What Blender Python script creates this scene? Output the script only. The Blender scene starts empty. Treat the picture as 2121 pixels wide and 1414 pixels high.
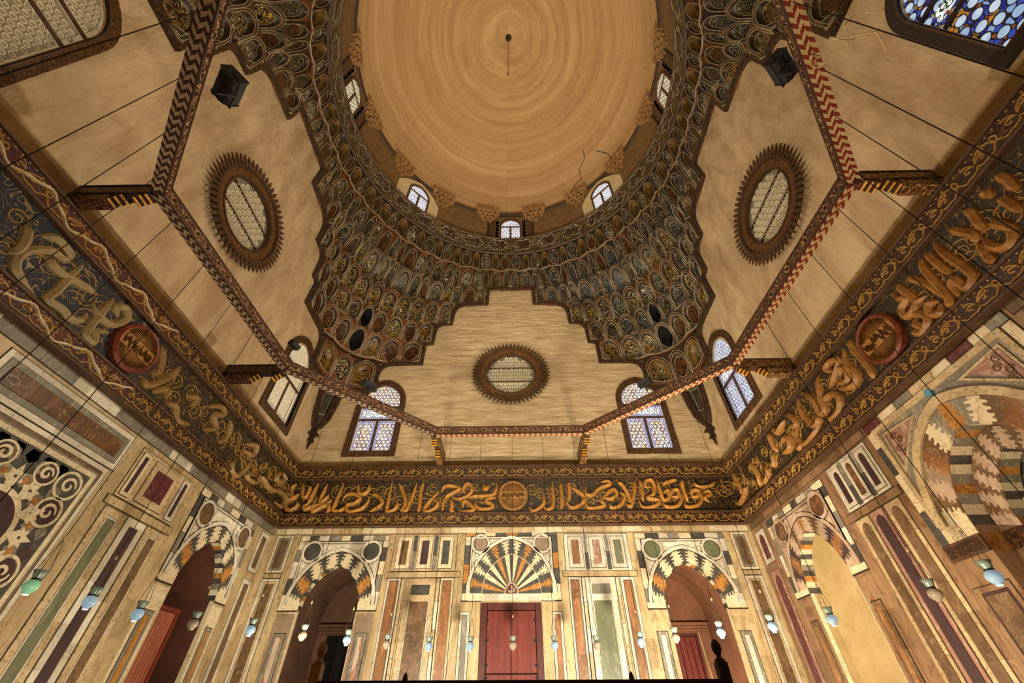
import bpy, math, random
from mathutils import Vector, Matrix
from mathutils.geometry import tessellate_polygon
R_ = random.Random(7)
scn = bpy.context.scene
COL = scn.collection
PI = math.pi
def V3(*a): return Vector(a)

# ---------------------------------------------------------------- camera
CAM = V3(0.3126, -8.2507, 1.6)
FPX, PITCH, YAW, ROLL = 837.49, 0.752413, -0.0122588, -0.0041796
_f = V3(math.sin(YAW)*math.cos(PITCH), math.cos(YAW)*math.cos(PITCH), math.sin(PITCH))
_r = V3(math.cos(YAW), -math.sin(YAW), 0)
_u = _r.cross(_f)
_c, _s = math.cos(ROLL), math.sin(ROLL)
_r, _u = _r*_c + _u*_s, _u*_c - _r*_s
cam = bpy.data.cameras.new('camera')
cam.sensor_fit = 'HORIZONTAL'; cam.sensor_width = 36.0
cam.lens = FPX/2121*36.0
cam.clip_start = 0.02; cam.clip_end = 200
camo = bpy.data.objects.new('camera', cam); COL.objects.link(camo)
camo.matrix_world = Matrix(((_r.x,_u.x,-_f.x,CAM.x),(_r.y,_u.y,-_f.y,CAM.y),(_r.z,_u.z,-_f.z,CAM.z),(0,0,0,1)))
scn.camera = camo

# ---------------------------------------------------------------- world, lights, exposure
scn.view_settings.view_transform = 'Standard'
scn.view_settings.look = 'None'
scn.view_settings.exposure = 0.0
scn.view_settings.gamma = 1.0
scn.view_settings.use_curve_mapping = False
w = bpy.data.worlds.new('world'); scn.world = w; w.use_nodes = True
w.node_tree.nodes['Background'].inputs[0].default_value = (1.0, .8, .55, 1)
w.node_tree.nodes['Background'].inputs[1].default_value = 0.02

def light(name, kind, loc, energy, color, aim=None, size=.3, angle=None, blend=.6):
    l = bpy.data.lights.new(name, kind); l.energy = energy; l.color = color
    if kind == 'AREA': l.shape = 'DISK'; l.size = size
    else: l.shadow_soft_size = size
    if kind == 'SPOT': l.spot_size = math.radians(angle or 120); l.spot_blend = blend
    o = bpy.data.objects.new(name, l); COL.objects.link(o); o.location = loc
    if aim is not None:
        o.rotation_euler = (Vector(aim)-Vector(loc)).to_track_quat('-Z', 'Y').to_euler()
    return o
WARM = (1.0, .87, .66); WARM2 = (1.0, .80, .56)
# floodlights hanging on the octagonal beams, each thrown across the room
light('floodlight_beam_front_left', 'SPOT', (-5.55,-5.4,12.0), 2500, WARM, (5,4,22), .16, 150)
light('floodlight_beam_front_right', 'SPOT', (5.6,-5.5,12.0), 2900, WARM, (-5,5,22), .16, 150)
light('floodlight_beam_back_left', 'SPOT', (-5.5,4.75,12.0), 2300, WARM, (5,-4,24), .16, 150)
light('floodlight_beam_back_right', 'SPOT', (5.4,4.8,12.0), 2500, WARM, (-6,-3,23), .16, 150)
# uplights standing on the floor along the walls (below the frame)
light('floor_uplight_back_right', 'SPOT', (4.4,3.4,1.2), 4300, WARM, (5.2,10.5,6.0), .25, 130)
light('floor_uplight_back_left', 'SPOT', (-3.6,3.6,1.2), 2900, WARM, (-3.4,10.5,6.5), .25, 130)
light('floor_uplight_right', 'SPOT', (4.9,-.5,1.0), 1900, WARM2, (10.5,-1.0,7.5), .25, 140)
light('floor_uplight_right_corner', 'SPOT', (5.6,4.6,1.0), 1350, WARM2, (10.5,7.0,5.5), .25, 130)
light('floor_uplight_left', 'SPOT', (-4.8,4.4,1.0), 900, WARM, (-10.5,5.0,7.0), .25, 140)
light('floor_uplight_left_front', 'SPOT', (-4.8,-1.5,1.0), 520, WARM, (-10.5,-.5,7.0), .25, 140)

light('dome_fill_light', 'SPOT', (0.3,.2,1.2), 31000, WARM, (0,.5,48), .4, 41, .25)  # added fill with no fixture, only to brighten the dome
light('recess_lamp_right', 'POINT', (10.7,7.0,.9), 25, WARM, None, .2)
light('recess_lamp_back_right', 'POINT', (7.2,11.6,1.6), 90, WARM2, None, .2)

# ---------------------------------------------------------------- materials
def lin(h):
    h = h.lstrip('#'); v = [int(h[i:i+2],16)/255 for i in (0,2,4)]
    return tuple(x/12.92 if x <= .04045 else ((x+.055)/1.055)**2.4 for x in v)+(1,)
MATS = {}
class NT:
    def __init__(s, name):
        s.m = bpy.data.materials.new(name); s.m.use_nodes = True
        s.t = s.m.node_tree; s.b = s.t.nodes['Principled BSDF']
        s.co = s.n('ShaderNodeTexCoord').outputs['Object']
        MATS[name] = s.m
    def n(s, k, **kw):
        x = s.t.nodes.new(k)
        for a, v in kw.items(): setattr(x, a, v)
        return x
    def l(s, a, b): s.t.links.new(a, b)
    def set(s, node, **kw):
        for k, v in kw.items():
            i = node.inputs[k.replace('_',' ')]
            if hasattr(v, 'links'): s.l(v, i)
            else: i.default_value = v
        return node
    def mapping(s, co, scale):
        m = s.n('ShaderNodeMapping'); s.l(co, m.inputs[0]); m.inputs['Scale'].default_value = scale
        return m.outputs[0]
    def noise(s, co, scale, detail=5, rough=.55, dist=0):
        x = s.n('ShaderNodeTexNoise'); s.l(co, x.inputs['Vector'])
        x.inputs['Scale'].default_value = scale; x.inputs['Detail'].default_value = detail
        x.inputs['Roughness'].default_value = rough; x.inputs['Distortion'].default_value = dist
        return x.outputs['Fac']
    def math(s, op, a, b=None, c=None):
        x = s.n('ShaderNodeMath', operation=op)
        for i, v in enumerate((a, b, c)):
            if v is None: continue
            if hasattr(v, 'links'): s.l(v, x.inputs[i])
            else: x.inputs[i].default_value = v
        return x.outputs[0]
    def ramp(s, fac, stops, interp='LINEAR'):
        x = s.n('ShaderNodeValToRGB'); s.l(fac, x.inputs[0]); r = x.color_ramp; r.interpolation = interp
        while len(r.elements) > 1: r.elements.remove(r.elements[0])
        r.elements[0].position = stops[0][0]; r.elements[0].color = stops[0][1]
        for p, c in stops[1:]:
            e = r.elements.new(p); e.color = c
        return x.outputs[0]
    def mix(s, fac, a, b, blend='MIX'):
        x = s.n('ShaderNodeMix', data_type='RGBA', blend_type=blend)
        for i, v in ((0, fac), (6, a), (7, b)):
            if hasattr(v, 'links'): s.l(v, x.inputs[i])
            else: x.inputs[i].default_value = v
        return x.outputs[2]
    def bump(s, h, strength=.3, dist=.05):
        x = s.n('ShaderNodeBump'); x.inputs['Strength'].default_value = strength
        x.inputs['Distance'].default_value = dist; s.l(h, x.inputs['Height'])
        s.l(x.outputs[0], s.b.inputs['Normal'])
    def out(s, col, rough=.6, metal=0):
        if hasattr(col, 'links'): s.l(col, s.b.inputs['Base Color'])
        else: s.b.inputs['Base Color'].default_value = col
        s.b.inputs['Roughness'].default_value = rough; s.b.inputs['Metallic'].default_value = metal
        return s.m
def mat(name, c1, c2=None, scale=3., stretch=(1,1,1), detail=6, lo=.35, hi=.65, rough=.6, bump=0, bscale=8., vein=None, vscale=1.2, vw=.03, metal=0, spot=None, sscale=9., blocks=0.):
    """mottled surface, optionally with thin veins or breccia spots"""
    t = NT(name); c1 = lin(c1); c2 = lin(c2) if c2 else c1
    co = t.mapping(t.co, stretch)
    col = t.ramp(t.noise(co, scale, detail, .6, .4), [(lo, c1), (hi, c2)])
    if vein:
        v = t.noise(co, vscale, 6, .6, 1.5)
        v = t.math('ABSOLUTE', t.math('SUBTRACT', v, .5))
        col = t.mix(t.ramp(v, [(0, (1,1,1,1)), (vw, (0,0,0,1))]), col, lin(vein))
    if spot:
        v = t.n('ShaderNodeTexVoronoi'); t.l(co, v.inputs['Vector']); v.inputs['Scale'].default_value = sscale
        col = t.mix(t.ramp(v.outputs['Distance'], [(.18, (.75,.75,.75,1)), (.4, (0,0,0,1))]), col, lin(spot))
    if blocks:   # laid in separate pieces, each a little different
        s_ = t.n('ShaderNodeSeparateXYZ'); t.l(t.co, s_.inputs[0])
        k = t.math('FLOOR', t.math('MULTIPLY', t.math('ADD', s_.outputs[0], s_.outputs[1]), 1.7))
        z = t.math('FLOOR', t.math('ADD', t.math('MULTIPLY', s_.outputs[2], 1.15), t.math('MULTIPLY', k, .37)))
        wn = t.n('ShaderNodeTexWhiteNoise', noise_dimensions='2D'); cb = t.n('ShaderNodeCombineXYZ'); t.l(z, cb.inputs[0]); t.l(k, cb.inputs[1]); t.l(cb.outputs[0], wn.inputs['Vector'])
        lo_, hi_ = 1-blocks, 1+blocks*.35
        col = t.mix(1., col, t.ramp(wn.outputs['Value'], [(0., (lo_, lo_*.97, lo_*.92, 1)), (1., (hi_, hi_, hi_, 1))]), 'MULTIPLY')
    if bump: t.bump(t.noise(co, bscale, 6, .6), bump, .13 if 'plaster' in name else .04)
    return t.out(col, rough, metal)
def carve(name, ground, line, scale=2.5, freq=5., width=.13, bump=.6, rough=.5, line2=None, stretch=(1,1,1)):
    """relief of curling stems: contour lines of a smooth noise, raised over the ground"""
    t = NT(name); co = t.mapping(t.co, stretch)
    n = t.noise(co, scale, 1.2, .45, .8)
    d = t.math('ABSOLUTE', t.math('SUBTRACT', t.math('FRACT', t.math('MULTIPLY', n, freq)), .5))
    m = t.ramp(d, [(width*.55, (1,1,1,1)), (width, (0,0,0,1))])
    lc = lin(line)
    if line2: lc = t.ramp(t.noise(t.co, 1.3, 2), [(.42, lin(line)), (.58, lin(line2))])
    g = t.mix(t.noise(t.co, 9, 4), lin(ground), tuple(x*.45 for x in lin(ground)[:3])+(1,))
    t.bump(m, bump, .03)
    return t.out(t.mix(m, g, lc), rough)
def glass_pane(name, disc, cells, lead, s=.2, e=1.2, disc2=None, r=.36, jitter=0):
    """lit window light: rows of round glass discs in a lattice, small coloured pieces between"""
    t = NT(name)
    sep = t.n('ShaderNodeSeparateXYZ'); t.l(t.co, sep.inputs[0])
    a = t.math('ADD', sep.outputs[0], sep.outputs[1]); b = sep.outputs[2]
    def lat(off):
        fa = t.math('SUBTRACT', t.math('FRACT', t.math('ADD', t.math('DIVIDE', a, s), off)), .5)
        fb = t.math('SUBTRACT', t.math('FRACT', t.math('ADD', t.math('DIVIDE', b, s*1.732), off)), .5)
        fb = t.math('MULTIPLY', fb, 1.732)
        return t.math('SQRT', t.math('ADD', t.math('MULTIPLY', fa, fa), t.math('MULTIPLY', fb, fb)))
    d = t.math('MINIMUM', lat(0.), lat(.5))
    v = t.n('ShaderNodeTexVoronoi'); t.l(t.co, v.inputs['Vector']); v.inputs['Scale'].default_value = 2.4/s
    cc = t.n('ShaderNodeSeparateColor'); t.l(v.outputs['Color'], cc.inputs[0])
    n = len(cells)
    cellc = t.ramp(cc.outputs[0], [(i/n, lin(c)) for i, c in enumerate(cells)], 'CONSTANT')
    edge = t.n('ShaderNodeTexVoronoi', feature='DISTANCE_TO_EDGE'); t.l(t.co, edge.inputs['Vector']); edge.inputs['Scale'].default_value = 2.4/s
    cellc = t.mix(t.ramp(edge.outputs['Distance'], [(.05, (0,0,0,1)), (.12, (1,1,1,1))]), lin(lead), cellc)
    dc = lin(disc)
    if disc2: dc = t.ramp(t.noise(t.co, 1.7, 2), [(.4, lin(disc)), (.6, lin(disc2))])
    rim = t.ramp(d, [(r-.03, (0,0,0,1)), (r, (1,1,1,1)), (r+.05, (1,1,1,1)), (r+.08, (0,0,0,1))])
    col = t.mix(t.ramp(d, [(r-.01, (0,0,0,1)), (r+.01, (1,1,1,1))]), dc, cellc)
    col = t.mix(rim, col, lin(lead))
    t.l(col, t.b.inputs['Emission Color']); t.b.inputs['Emission Strength'].default_value = e
    return t.out(lin('#202020'), .25)

mat('plaster', '#a98c66', '#cdb48c', .8, (1.6,1.6,.6), 9, .34, .66, .85, .8, 2.4)
mat('plaster_brick', '#ae946c', '#d2ba90', 1.5, (.5,.5,2.4), 9, .34, .66, .85, 1.0, 2.0)
mat('plaster_light', '#c3ad7d', '#d9c79a', 1.3, (1,1,1), 6, .3, .7, .85, .2, 4)
mat('plaster_grey', '#8d7f68', '#a89a80', 1.3, (1,1,1), 6, .3, .7, .85, .2, 4)
mat('stone_cream', '#ab9268', '#cdb98f', 1.6, (1.5,1.5,.35), 7, .3, .7, .45, .1, 5, vein='#8f774e', vscale=1.1, vw=.02, blocks=.22)
mat('stone_rose', '#7f6148', '#a1815f', 1.6, (1.5,1.5,.35), 7, .3, .7, .4, .1, 5, vein='#6d4730', vscale=1.1, vw=.02, blocks=.25)
mat('white_marble', '#cfc6b0', '#e6dfcd', 2.2, (1,1,1), 6, .3, .7, .4, vein='#a89c84', vscale=1.5, vw=.015, blocks=.3)
mat('breccia', '#b39a72', '#d2bd95', 3, (1,1,1), 6, .3, .7, .45, spot='#8e7350', sscale=11, blocks=.3)
mat('grey_marble', '#6d665a', '#8d8576', 2.5, (1,1,.4), 6, .3, .7, .4, vein='#b0a793', vscale=1.2, vw=.012)
mat('slate', '#353432', '#525049', 3, (1,1,1), 5, .3, .7, .4, vein='#6c686a', vscale=2, vw=.012)
mat('ochre_marble', '#a3682a', '#c3904c', 4, (1,1,1), 5, .3, .7, .45, vein='#7d4713', vscale=2, vw=.03)
mat('cream_marble', '#d2c19a', '#e3d6b6', 4, (1,1,1), 5, .3, .7, .45, vein='#a88a55', vscale=2, vw=.02)
mat('brown_marble', '#5a4430', '#7b6044', 3, (1,1,1), 5, .3, .7, .4, vein='#94795a', vscale=1.5, vw=.02, blocks=.25)
mat('orange_marble', '#7c5030', '#a1734a', 2.5, (1,1,.5), 6, .3, .7, .4, vein='#c79a68', vscale=1.5, vw=.012, blocks=.3)
mat('porphyry', '#4d2427', '#653135', 8, (1,1,1), 5, .3, .7, .35, vein='#a87d74', vscale=1.2, vw=.006)
mat('purple_marble', '#37252a', '#4a3338', 3, (1,1,.4), 5, .3, .7, .35)
mat('taupe_marble', '#85715d', '#a08b74', 3, (1,1,.5), 5, .3, .7, .4, vein='#b8a68e', vscale=1.3, vw=.012, blocks=.2)
mat('rose_marble', '#8a6152', '#a37a68', 3, (1,1,.5), 5, .3, .7, .4, vein='#cbb09f', vscale=1.3, vw=.015)
mat('pink_marble', '#b8a28a', '#cfbca4', 2, (1,1,.5), 6, .3, .7, .4, vein='#a05a3c', vscale=.9, vw=.05)
mat('blush_marble', '#a88f79', '#c2ab93', 2.5, (1,1,.7), 6, .3, .7, .4, vein='#8f7460', vscale=1.4, vw=.015, blocks=.2)
mat('green_marble', '#5b5f47', '#74775a', 2.5, (1,1,.4), 6, .3, .7, .35, vein='#949378', vscale=1.3, vw=.012)
mat('dark_breccia', '#3a2c22', '#7d5433', 2.4, (1,1,1), 7, .3, .7, .35, vein='#b08a5c', vscale=1.5, vw=.012)
mat('joint', '#2e2216', '#3d2d1c', 4, rough=.9)
mat('floor_stone', '#8d7650', '#a68d63', 1, rough=.5)
mat('frieze_ground', '#2b1d10', '#4a3319', 5, (1,1,1), 6, .3, .7, .7, .5, 14)
carve('frieze_relief', '#2b2013', '#6d5226', 3.2, 6, .16, .9)
carve('frieze_relief_blue', '#1e2132', '#7a5f33', 2.6, 6, .13, .9, line2='#8a7a58')
mat('frieze_rail', '#40291a', '#5e422a', 6, (1,1,1), 6, .3, .7, .6, .3, 12)
carve('border_ground', '#3b2113', '#5b3a1f', 4.5, 6, .2, .8)
carve('border_ground_red', '#5a2214', '#6a4420', 3.5, 6, .18, .8, line2='#2c2c44')
mat('gilt_letter', '#8f5f22', '#c08a3e', 6, (1,1,1), 6, .3, .7, .45, .35, 10)
mat('gilt_letter_right', '#7d5022', '#ae7d3c', 6, (1,1,1), 6, .3, .7, .42, .35, 10)
mat('gilt_letter_brown', '#77592f', '#a5834c', 6, (1,1,1), 6, .3, .7, .5, .35, 10)
mat('gilt_letter_left', '#85714d', '#ab9568', 6, (1,1,1), 6, .3, .7, .5, .35, 10)
mat('gilt_scroll', '#8f6a2c', '#b98f45', 8, rough=.45)
mat('white_scroll', '#a98f63', '#d8c7a2', 3, rough=.5)
mat('roundel_gilt', '#8a5c22', '#a97a36', 7, rough=.45)
mat('roundel_script', '#4a2c0e', '#6b451a', 7, rough=.5)
mat('roundel_rim_gilt', '#7d5322', '#a0743a', 6, rough=.5)
mat('roundel_rim', '#5d2415', '#7f3a22', 6, rough=.5)
mat('wood_brown', '#3b2616', '#5a3d24', 5, (1,1,.6), 6, .3, .7, .6, .4, 14)
carve('wood_carved', '#2e1e11', '#5f4226', 5, 6, .2, .8)
mat('wood_dark', '#1d130d', '#33231a', 5, (1,1,.4), 6, .3, .7, .7, .3, 10)
mat('wood_pale', '#8a6a45', '#ac8a5f', 5, (1,1,.3), 6, .3, .7, .5, .3, 10)
mat('wood_red', '#571710', '#76271b', 3, (2,2,.3), 7, .3, .7, .5, .25, 10, vein='#8e4a37', vscale=5, vw=.01)
mat('wood_red_dark', '#3d120d', '#57201a', 3, (2,2,.3), 7, .3, .7, .5, .25, 10)
mat('wood_door', '#8a4a35', '#a9654a', 3, (2,2,.25), 7, .3, .7, .5, .25, 10)
mat('paint_red', '#7c2314', '#96351f', 6, rough=.5)
mat('paint_cream', '#cdb27c', '#e0cb98', 6, rough=.5)
mat('paint_gold', '#c98414', '#e5a829', 6, rough=.35)
mat('beam_dark', '#31190f', '#4b2a1a', 6, rough=.55, bump=.3)
carve('beam_carved', '#3a1d12', '#8a5f3a', 7, 5, .2, .7)
carve('bracket_carved', '#6e4322', '#c39a60', 6, 5, .25, .7)  # lightened: gold light on the brackets put into the colour
mat('grille_white', '#cfc4a6', '#e2d9c0', 5, rough=.7)
mat('black_metal', '#050506', '#09090b', 5, rough=.65)
mat('rope', '#241a10', '#3a2b1a', 20, rough=.9)
mat('rope_light', '#a08358', '#c4a878', 20, rough=.9)
mat('iron', '#17120d', '#241c14', 8, rough=.6)
mat('drum_stone', '#5f4524', '#866539', 2, (1,1,2), 7, .3, .7, .85, .5, 5)
mat('rough_stone', '#5c4020', '#8c6636', 3, (1,1,1), 6, .3, .7, .9, .7, 6)
for nm, g, l_, l2 in (('gilt', '#120d07', '#c0922f', '#dcc68c'), ('brown', '#2c1509', '#7d4f24', None), ('olive', '#1f1b11', '#6b5c36', '#94866a'), ('steel', '#16171a', '#6a6a66', '#a9a08a'), ('white', '#1d1510', '#e2dac6', '#9d8450')):
    carve('niche_panel_'+nm, g, l_, 3.6, 8, .2, .9, line2=l2, rough=.38)
mat('niche_wood', '#2c1d12', '#4e3823', 4, (1,1,1), 6, .3, .7, .34, .8, 9)
mat('niche_wood_grey', '#22201f', '#413b36', 4, (1,1,1), 6, .3, .7, .32, .8, 9)
mat('niche_wood_slate', '#1c1e22', '#383a40', 4, (1,1,1), 6, .3, .7, .32, .8, 9)
mat('niche_wood_olive', '#261f14', '#453a26', 4, (1,1,1), 6, .3, .7, .34, .8, 9)
mat('niche_wood_red', '#4a2611', '#784824', 4, (1,1,1), 6, .3, .7, .34, .8, 9)
mat('niche_side', '#2b1c10', '#4a3420', 5, rough=.4)
mat('niche_line', '#877b60', '#bcb195', 1.2, rough=.4)
mat('niche_gold', '#b5751a', '#d69a35', 3, rough=.4)
mat('niche_void', '#0c0806', '#150e09', 3, rough=.9)  # near black: darkness of holes put into the colour; also beam dots
carve('ring_relief', '#33220f', '#7c6231', 4, 7, .18, .9, line2='#b9ab88')
carve('ring_cartouche', '#2a1718', '#cfc4ac', 2.2, 8, .12, .8, line2='#6b3026')
carve('wood_carved_mid', '#43290f', '#75502b', 6, 6, .2, .8)
carve('wood_carved_warm', '#5e3c1d', '#93683a', 6, 6, .2, .8)
mat('beam_pale', '#a8917a', '#c6b096', 6, rough=.5)
def dome_mat():
    t = NT('dome_plaster')
    sep = t.n('ShaderNodeSeparateXYZ'); t.l(t.co, sep.inputs[0])
    x, y, z = sep.outputs
    ang = t.math('ARCTAN2', y, x)
    def comb(a, b, c=0.):
        k = t.n('ShaderNodeCombineXYZ')
        for i, v in enumerate((a, b, c)):
            if hasattr(v, 'links'): t.l(v, k.inputs[i])
            else: k.inputs[i].default_value = v
        return k.outputs[0]
    # arc length up the shell: z rises fast near the rim, radius shrinks near the crown
    rad = t.math('SQRT', t.math('ADD', t.math('MULTIPLY', x, x), t.math('MULTIPLY', y, y)))
    arc = t.math('SUBTRACT', z, rad)
    wob = t.math('MULTIPLY', t.math('SUBTRACT', t.noise(t.co, .25, 3), .5), 1.5)
    a2 = t.math('ADD', arc, wob)
    rings = t.noise(comb(a2, t.math('MULTIPLY', t.math('SINE', ang), .5), t.math('MULTIPLY', t.math('COSINE', ang), .5)), 1.15, 5, .6)
    col = t.ramp(rings, [(.28, lin('#ad8a5e')), (.5, lin('#c09d6c')), (.72, lin('#d0b080'))])
    br = t.n('ShaderNodeTexBrick'); t.l(comb(t.math('MULTIPLY', ang, 5.), a2), br.inputs['Vector'])
    br.inputs['Scale'].default_value = .45; br.inputs['Mortar Size'].default_value = .006
    br.inputs['Color1'].default_value = (1,1,1,1); br.inputs['Color2'].default_value = (.86,.83,.79,1); br.inputs['Mortar'].default_value = (.7,.62,.52,1)
    br.inputs['Brick Width'].default_value = 2.4; br.inputs['Row Height'].default_value = .62
    col = t.mix(1., col, br.outputs['Color'], 'MULTIPLY')
    return t.out(col, .85)
dome_mat()
glass_pane('pane_colour', '#fff4e2', ['#c9b2ff','#ffffff','#b0652a','#ffffff','#7d86d8','#e0c8a0'], '#5b5560', .22, 1.0, '#ffe2ae')
glass_pane('pane_border', '#fbf6ff', ['#6a6ad0','#8a7ad8','#c9c0f0','#7a70c8'], '#58508a', .12, .8)
glass_pane('pane_script', '#ffffff', ['#5d9a4a','#ffffff','#d8e8d0','#9a8fc0','#ffffff'], '#4f5a48', .11, .95)
glass_pane('pane_blue', '#f2f6ff', ['#b8c6f2','#ffffff','#d0a070','#e6ecff','#8fa2dc'], '#6a6a72', .2, 1.0, '#dfe8ff')
glass_pane('pane_deep', '#e3f0ff', ['#2432a8','#a8521e','#3a4fc0','#d08a2a','#1e2a90','#8fb4e8'], '#101014', .34, .75, '#a9c8e8', .33)
glass_pane('pane_green', '#ffffff', ['#1f8a2a','#2aa03a','#3050c0','#c02a1a','#e8f0e8'], '#10140f', .16, .7)
def glow(name, c, e, base=None, rough=.15):
    t = NT(name); t.b.inputs['Emission Color'].default_value = lin(c); t.b.inputs['Emission Strength'].default_value = e
    return t.out(lin(base or c), rough)
glow('daylight_pane', '#a3977a', .16, '#6f6650')
glow('daylight_dim', '#8d8068', .12)
glow('daylight_white', '#d8d4c8', .42)
glow('lamp_glass_lit', '#b8e0ff', .3, '#748a90')
glow('lamp_bulb', '#dcf0ff', 8.0)
glow('lamp_glass_off', '#8a7c68', .02, '#8f8270')  # faint emission stands in for light passing through unlit glass
glow('lamp_neck', '#8fb0a0', .02, '#76857a', .3)  # same faint emission for light coming through the neck
glow('lamp_glass_green', '#8ae0a8', .22, '#8ab89a')
mat('blue_enamel', '#4f8aa8', '#5b9abb', 4, rough=.3)
def G(n): return MATS[n]
STR_B=[[(-10.25,9.88),(-10.36,9.59),(-10.14,9.15),(-9.93,9.37)],
[(-9.93,9.92),(-9.75,9.32),(-9.54,9.23),(-9.5,9.62),(-9.58,9.71)],
[(-9.2,9.89),(-9.23,9.58),(-9.34,8.89),(-9.48,8.81),(-9.39,8.66),(-9.1,8.8),(-9.05,9.12)],
[(-8.75,9.89),(-8.83,9.01),(-8.6,9.09),(-8.53,9.35)],
[(-10.43,9.37),(-10.38,9.07),(-10.16,9.15),(-9.92,9.39)],
[(-10.34,8.94),(-10.28,8.69),(-10.02,8.65),(-9.82,8.81),(-9.9,9.02)],
[(-7.98,9.88),(-8.09,8.84),(-8.06,8.59),(-7.72,8.59),(-7.58,8.83)],
[(-8.31,9.13),(-8.46,8.92),(-9.01,8.8),(-9,8.51),(-8.73,8.72),(-8.43,8.84),(-8.31,8.71),(-8.33,8.51),(-8.51,8.55)],
[(-7.35,9.74),(-7.59,9.41)],
[(-7.27,9.85),(-7.14,9.43),(-6.86,9.34),(-6.7,9.55),(-6.74,9.84)],
[(-7.81,9.05),(-7.67,9.3),(-7.29,9.34),(-7,9.12),(-7.22,8.91),(-7.5,8.83),(-7.48,8.62),(-7.25,8.52),(-6.82,8.66),(-6.6,8.95),(-6.6,9.25)],
[(-6.52,9.33),(-6.19,9.24),(-5.92,8.94),(-6.11,8.69),(-6.45,8.51)],
[(-5.67,9.86),(-5.65,8.69),(-5.57,8.51),(-5.3,8.61),(-5.21,8.81),(-5.29,9.02)],
[(-5.35,9.87),(-5.14,9.58),(-4.86,8.98),(-4.89,8.64),(-5.04,8.56)],
[(-4.47,9.84),(-4.66,8.81),(-4.75,8.56),(-4.99,8.5)],
[(-4.14,9.89),(-4.21,9.44),(-4.18,8.68),(-4.23,8.47)],
[(-4.03,9.38),(-3.66,9.22)],
[(-3.35,9.43),(-3.72,9.01),(-3.92,8.63),(-3.82,8.49),(-3.5,8.63),(-3.36,8.88),(-3.6,9.09)],
[(-3.25,9.39),(-3.15,9.65),(-2.77,9.69),(-2.43,9.54),(-2.73,9.34),(-3.01,9.13),(-3.1,8.75),(-3.11,8.5)],
[(-2.79,9.08),(-2.68,8.75),(-2.72,8.54),(-2.53,8.5)],
[(-2.71,9.13),(-2.28,9.08),(-1.87,9.33),(-1.88,9.68),(-2.08,9.78),(-2.23,9.51),(-2.11,9.31)],
[(-0.69,9.85),(-0.68,9.5),(-0.84,9.24),(-1.18,9.2),(-1.69,9.18),(-1.99,9.12)],
[(-1.27,9.79),(-1.2,9.5),(-1.03,9.72)],
[(-2.4,8.52),(-1.7,8.53),(-1.88,8.82),(-2.14,8.95),(-2.21,8.66)],
[(-0.67,9.11),(-1.01,9.07),(-1.13,8.94),(-0.83,8.77),(-0.99,8.61),(-1.41,8.61),(-1.61,8.78),(-1.64,8.95)],
[(-1.4,8.95),(-1.23,8.9)],
[(1.51,9.35),(1.52,8.88),(1.3,8.63),(1,8.47),(0.84,8.68)],
[(1.97,9.87),(1.96,9.04),(1.89,8.67),(1.67,8.54),(1.51,8.67)],
[(2.34,9.82),(2.36,9.04),(2.27,8.54)],
[(2.73,9.84),(2.73,9.38),(2.66,8.91)],
[(2.85,9.55),(3.13,9.37),(3.4,9.07),(3.19,8.78),(2.76,8.62),(2.54,8.91)],
[(3.5,9.55),(3.5,9.24),(3.75,9.2),(4.14,9.5),(4.69,9.71),(4.54,9.85),(4.27,9.8)],
[(4.35,9.23),(4.17,8.9),(4.27,8.73),(3.92,8.61),(3.51,8.61),(3.42,8.9)],
[(4.23,9.02),(4.53,9.32),(4.81,9.45),(4.9,9.23),(4.61,9.02),(4.28,9.06)],
[(5.08,9.31),(5.25,9.1),(4.97,8.72),(4.58,8.6),(4.53,8.81)],
[(5.06,9.8),(5.27,9.62),(5.47,9.01),(5.41,8.84)],
[(5.88,9.88),(5.74,9.31),(5.46,8.68),(5.27,8.76)],
[(6.11,9.92),(6.13,9.43),(6.05,8.88)],
[(6.59,9.56),(6.33,9.56),(6.39,9.83),(6.66,9.87),(6.74,9.56),(6.59,9.21),(6.3,9.04),(6.77,8.91),(6.54,8.67),(5.99,8.63),(5.89,8.92)],
[(6.93,9.91),(6.96,9.34),(6.99,8.95),(7.26,9.04),(7.31,9.38),(7.07,9.29)],
[(7.13,9.69),(7.51,9.82),(7.88,9.9)],
[(7.41,9.12),(7.65,9.07),(7.8,9.37),(7.52,9.38),(7.41,9.12)],
[(7.8,9.37),(7.84,8.99),(7.53,8.66),(7.07,8.62),(6.94,8.79)],
[(8.1,9.9),(8.04,9.41),(8.09,8.86)],
[(8.33,9.11),(8.57,9.07),(8.74,9.32),(8.45,9.37),(8.33,9.11)],
[(8.74,9.32),(8.76,8.98),(8.46,8.69),(7.98,8.61),(7.9,8.78)],
[(8.62,9.76),(8.76,9.54),(9.33,9.58),(9.66,9.8)],
[(8.88,9.23),(9.16,9.32),(9.19,9.15),(8.89,9.02),(9.08,8.81)],
[(9.94,9.84),(9.91,9.27)]]
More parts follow.
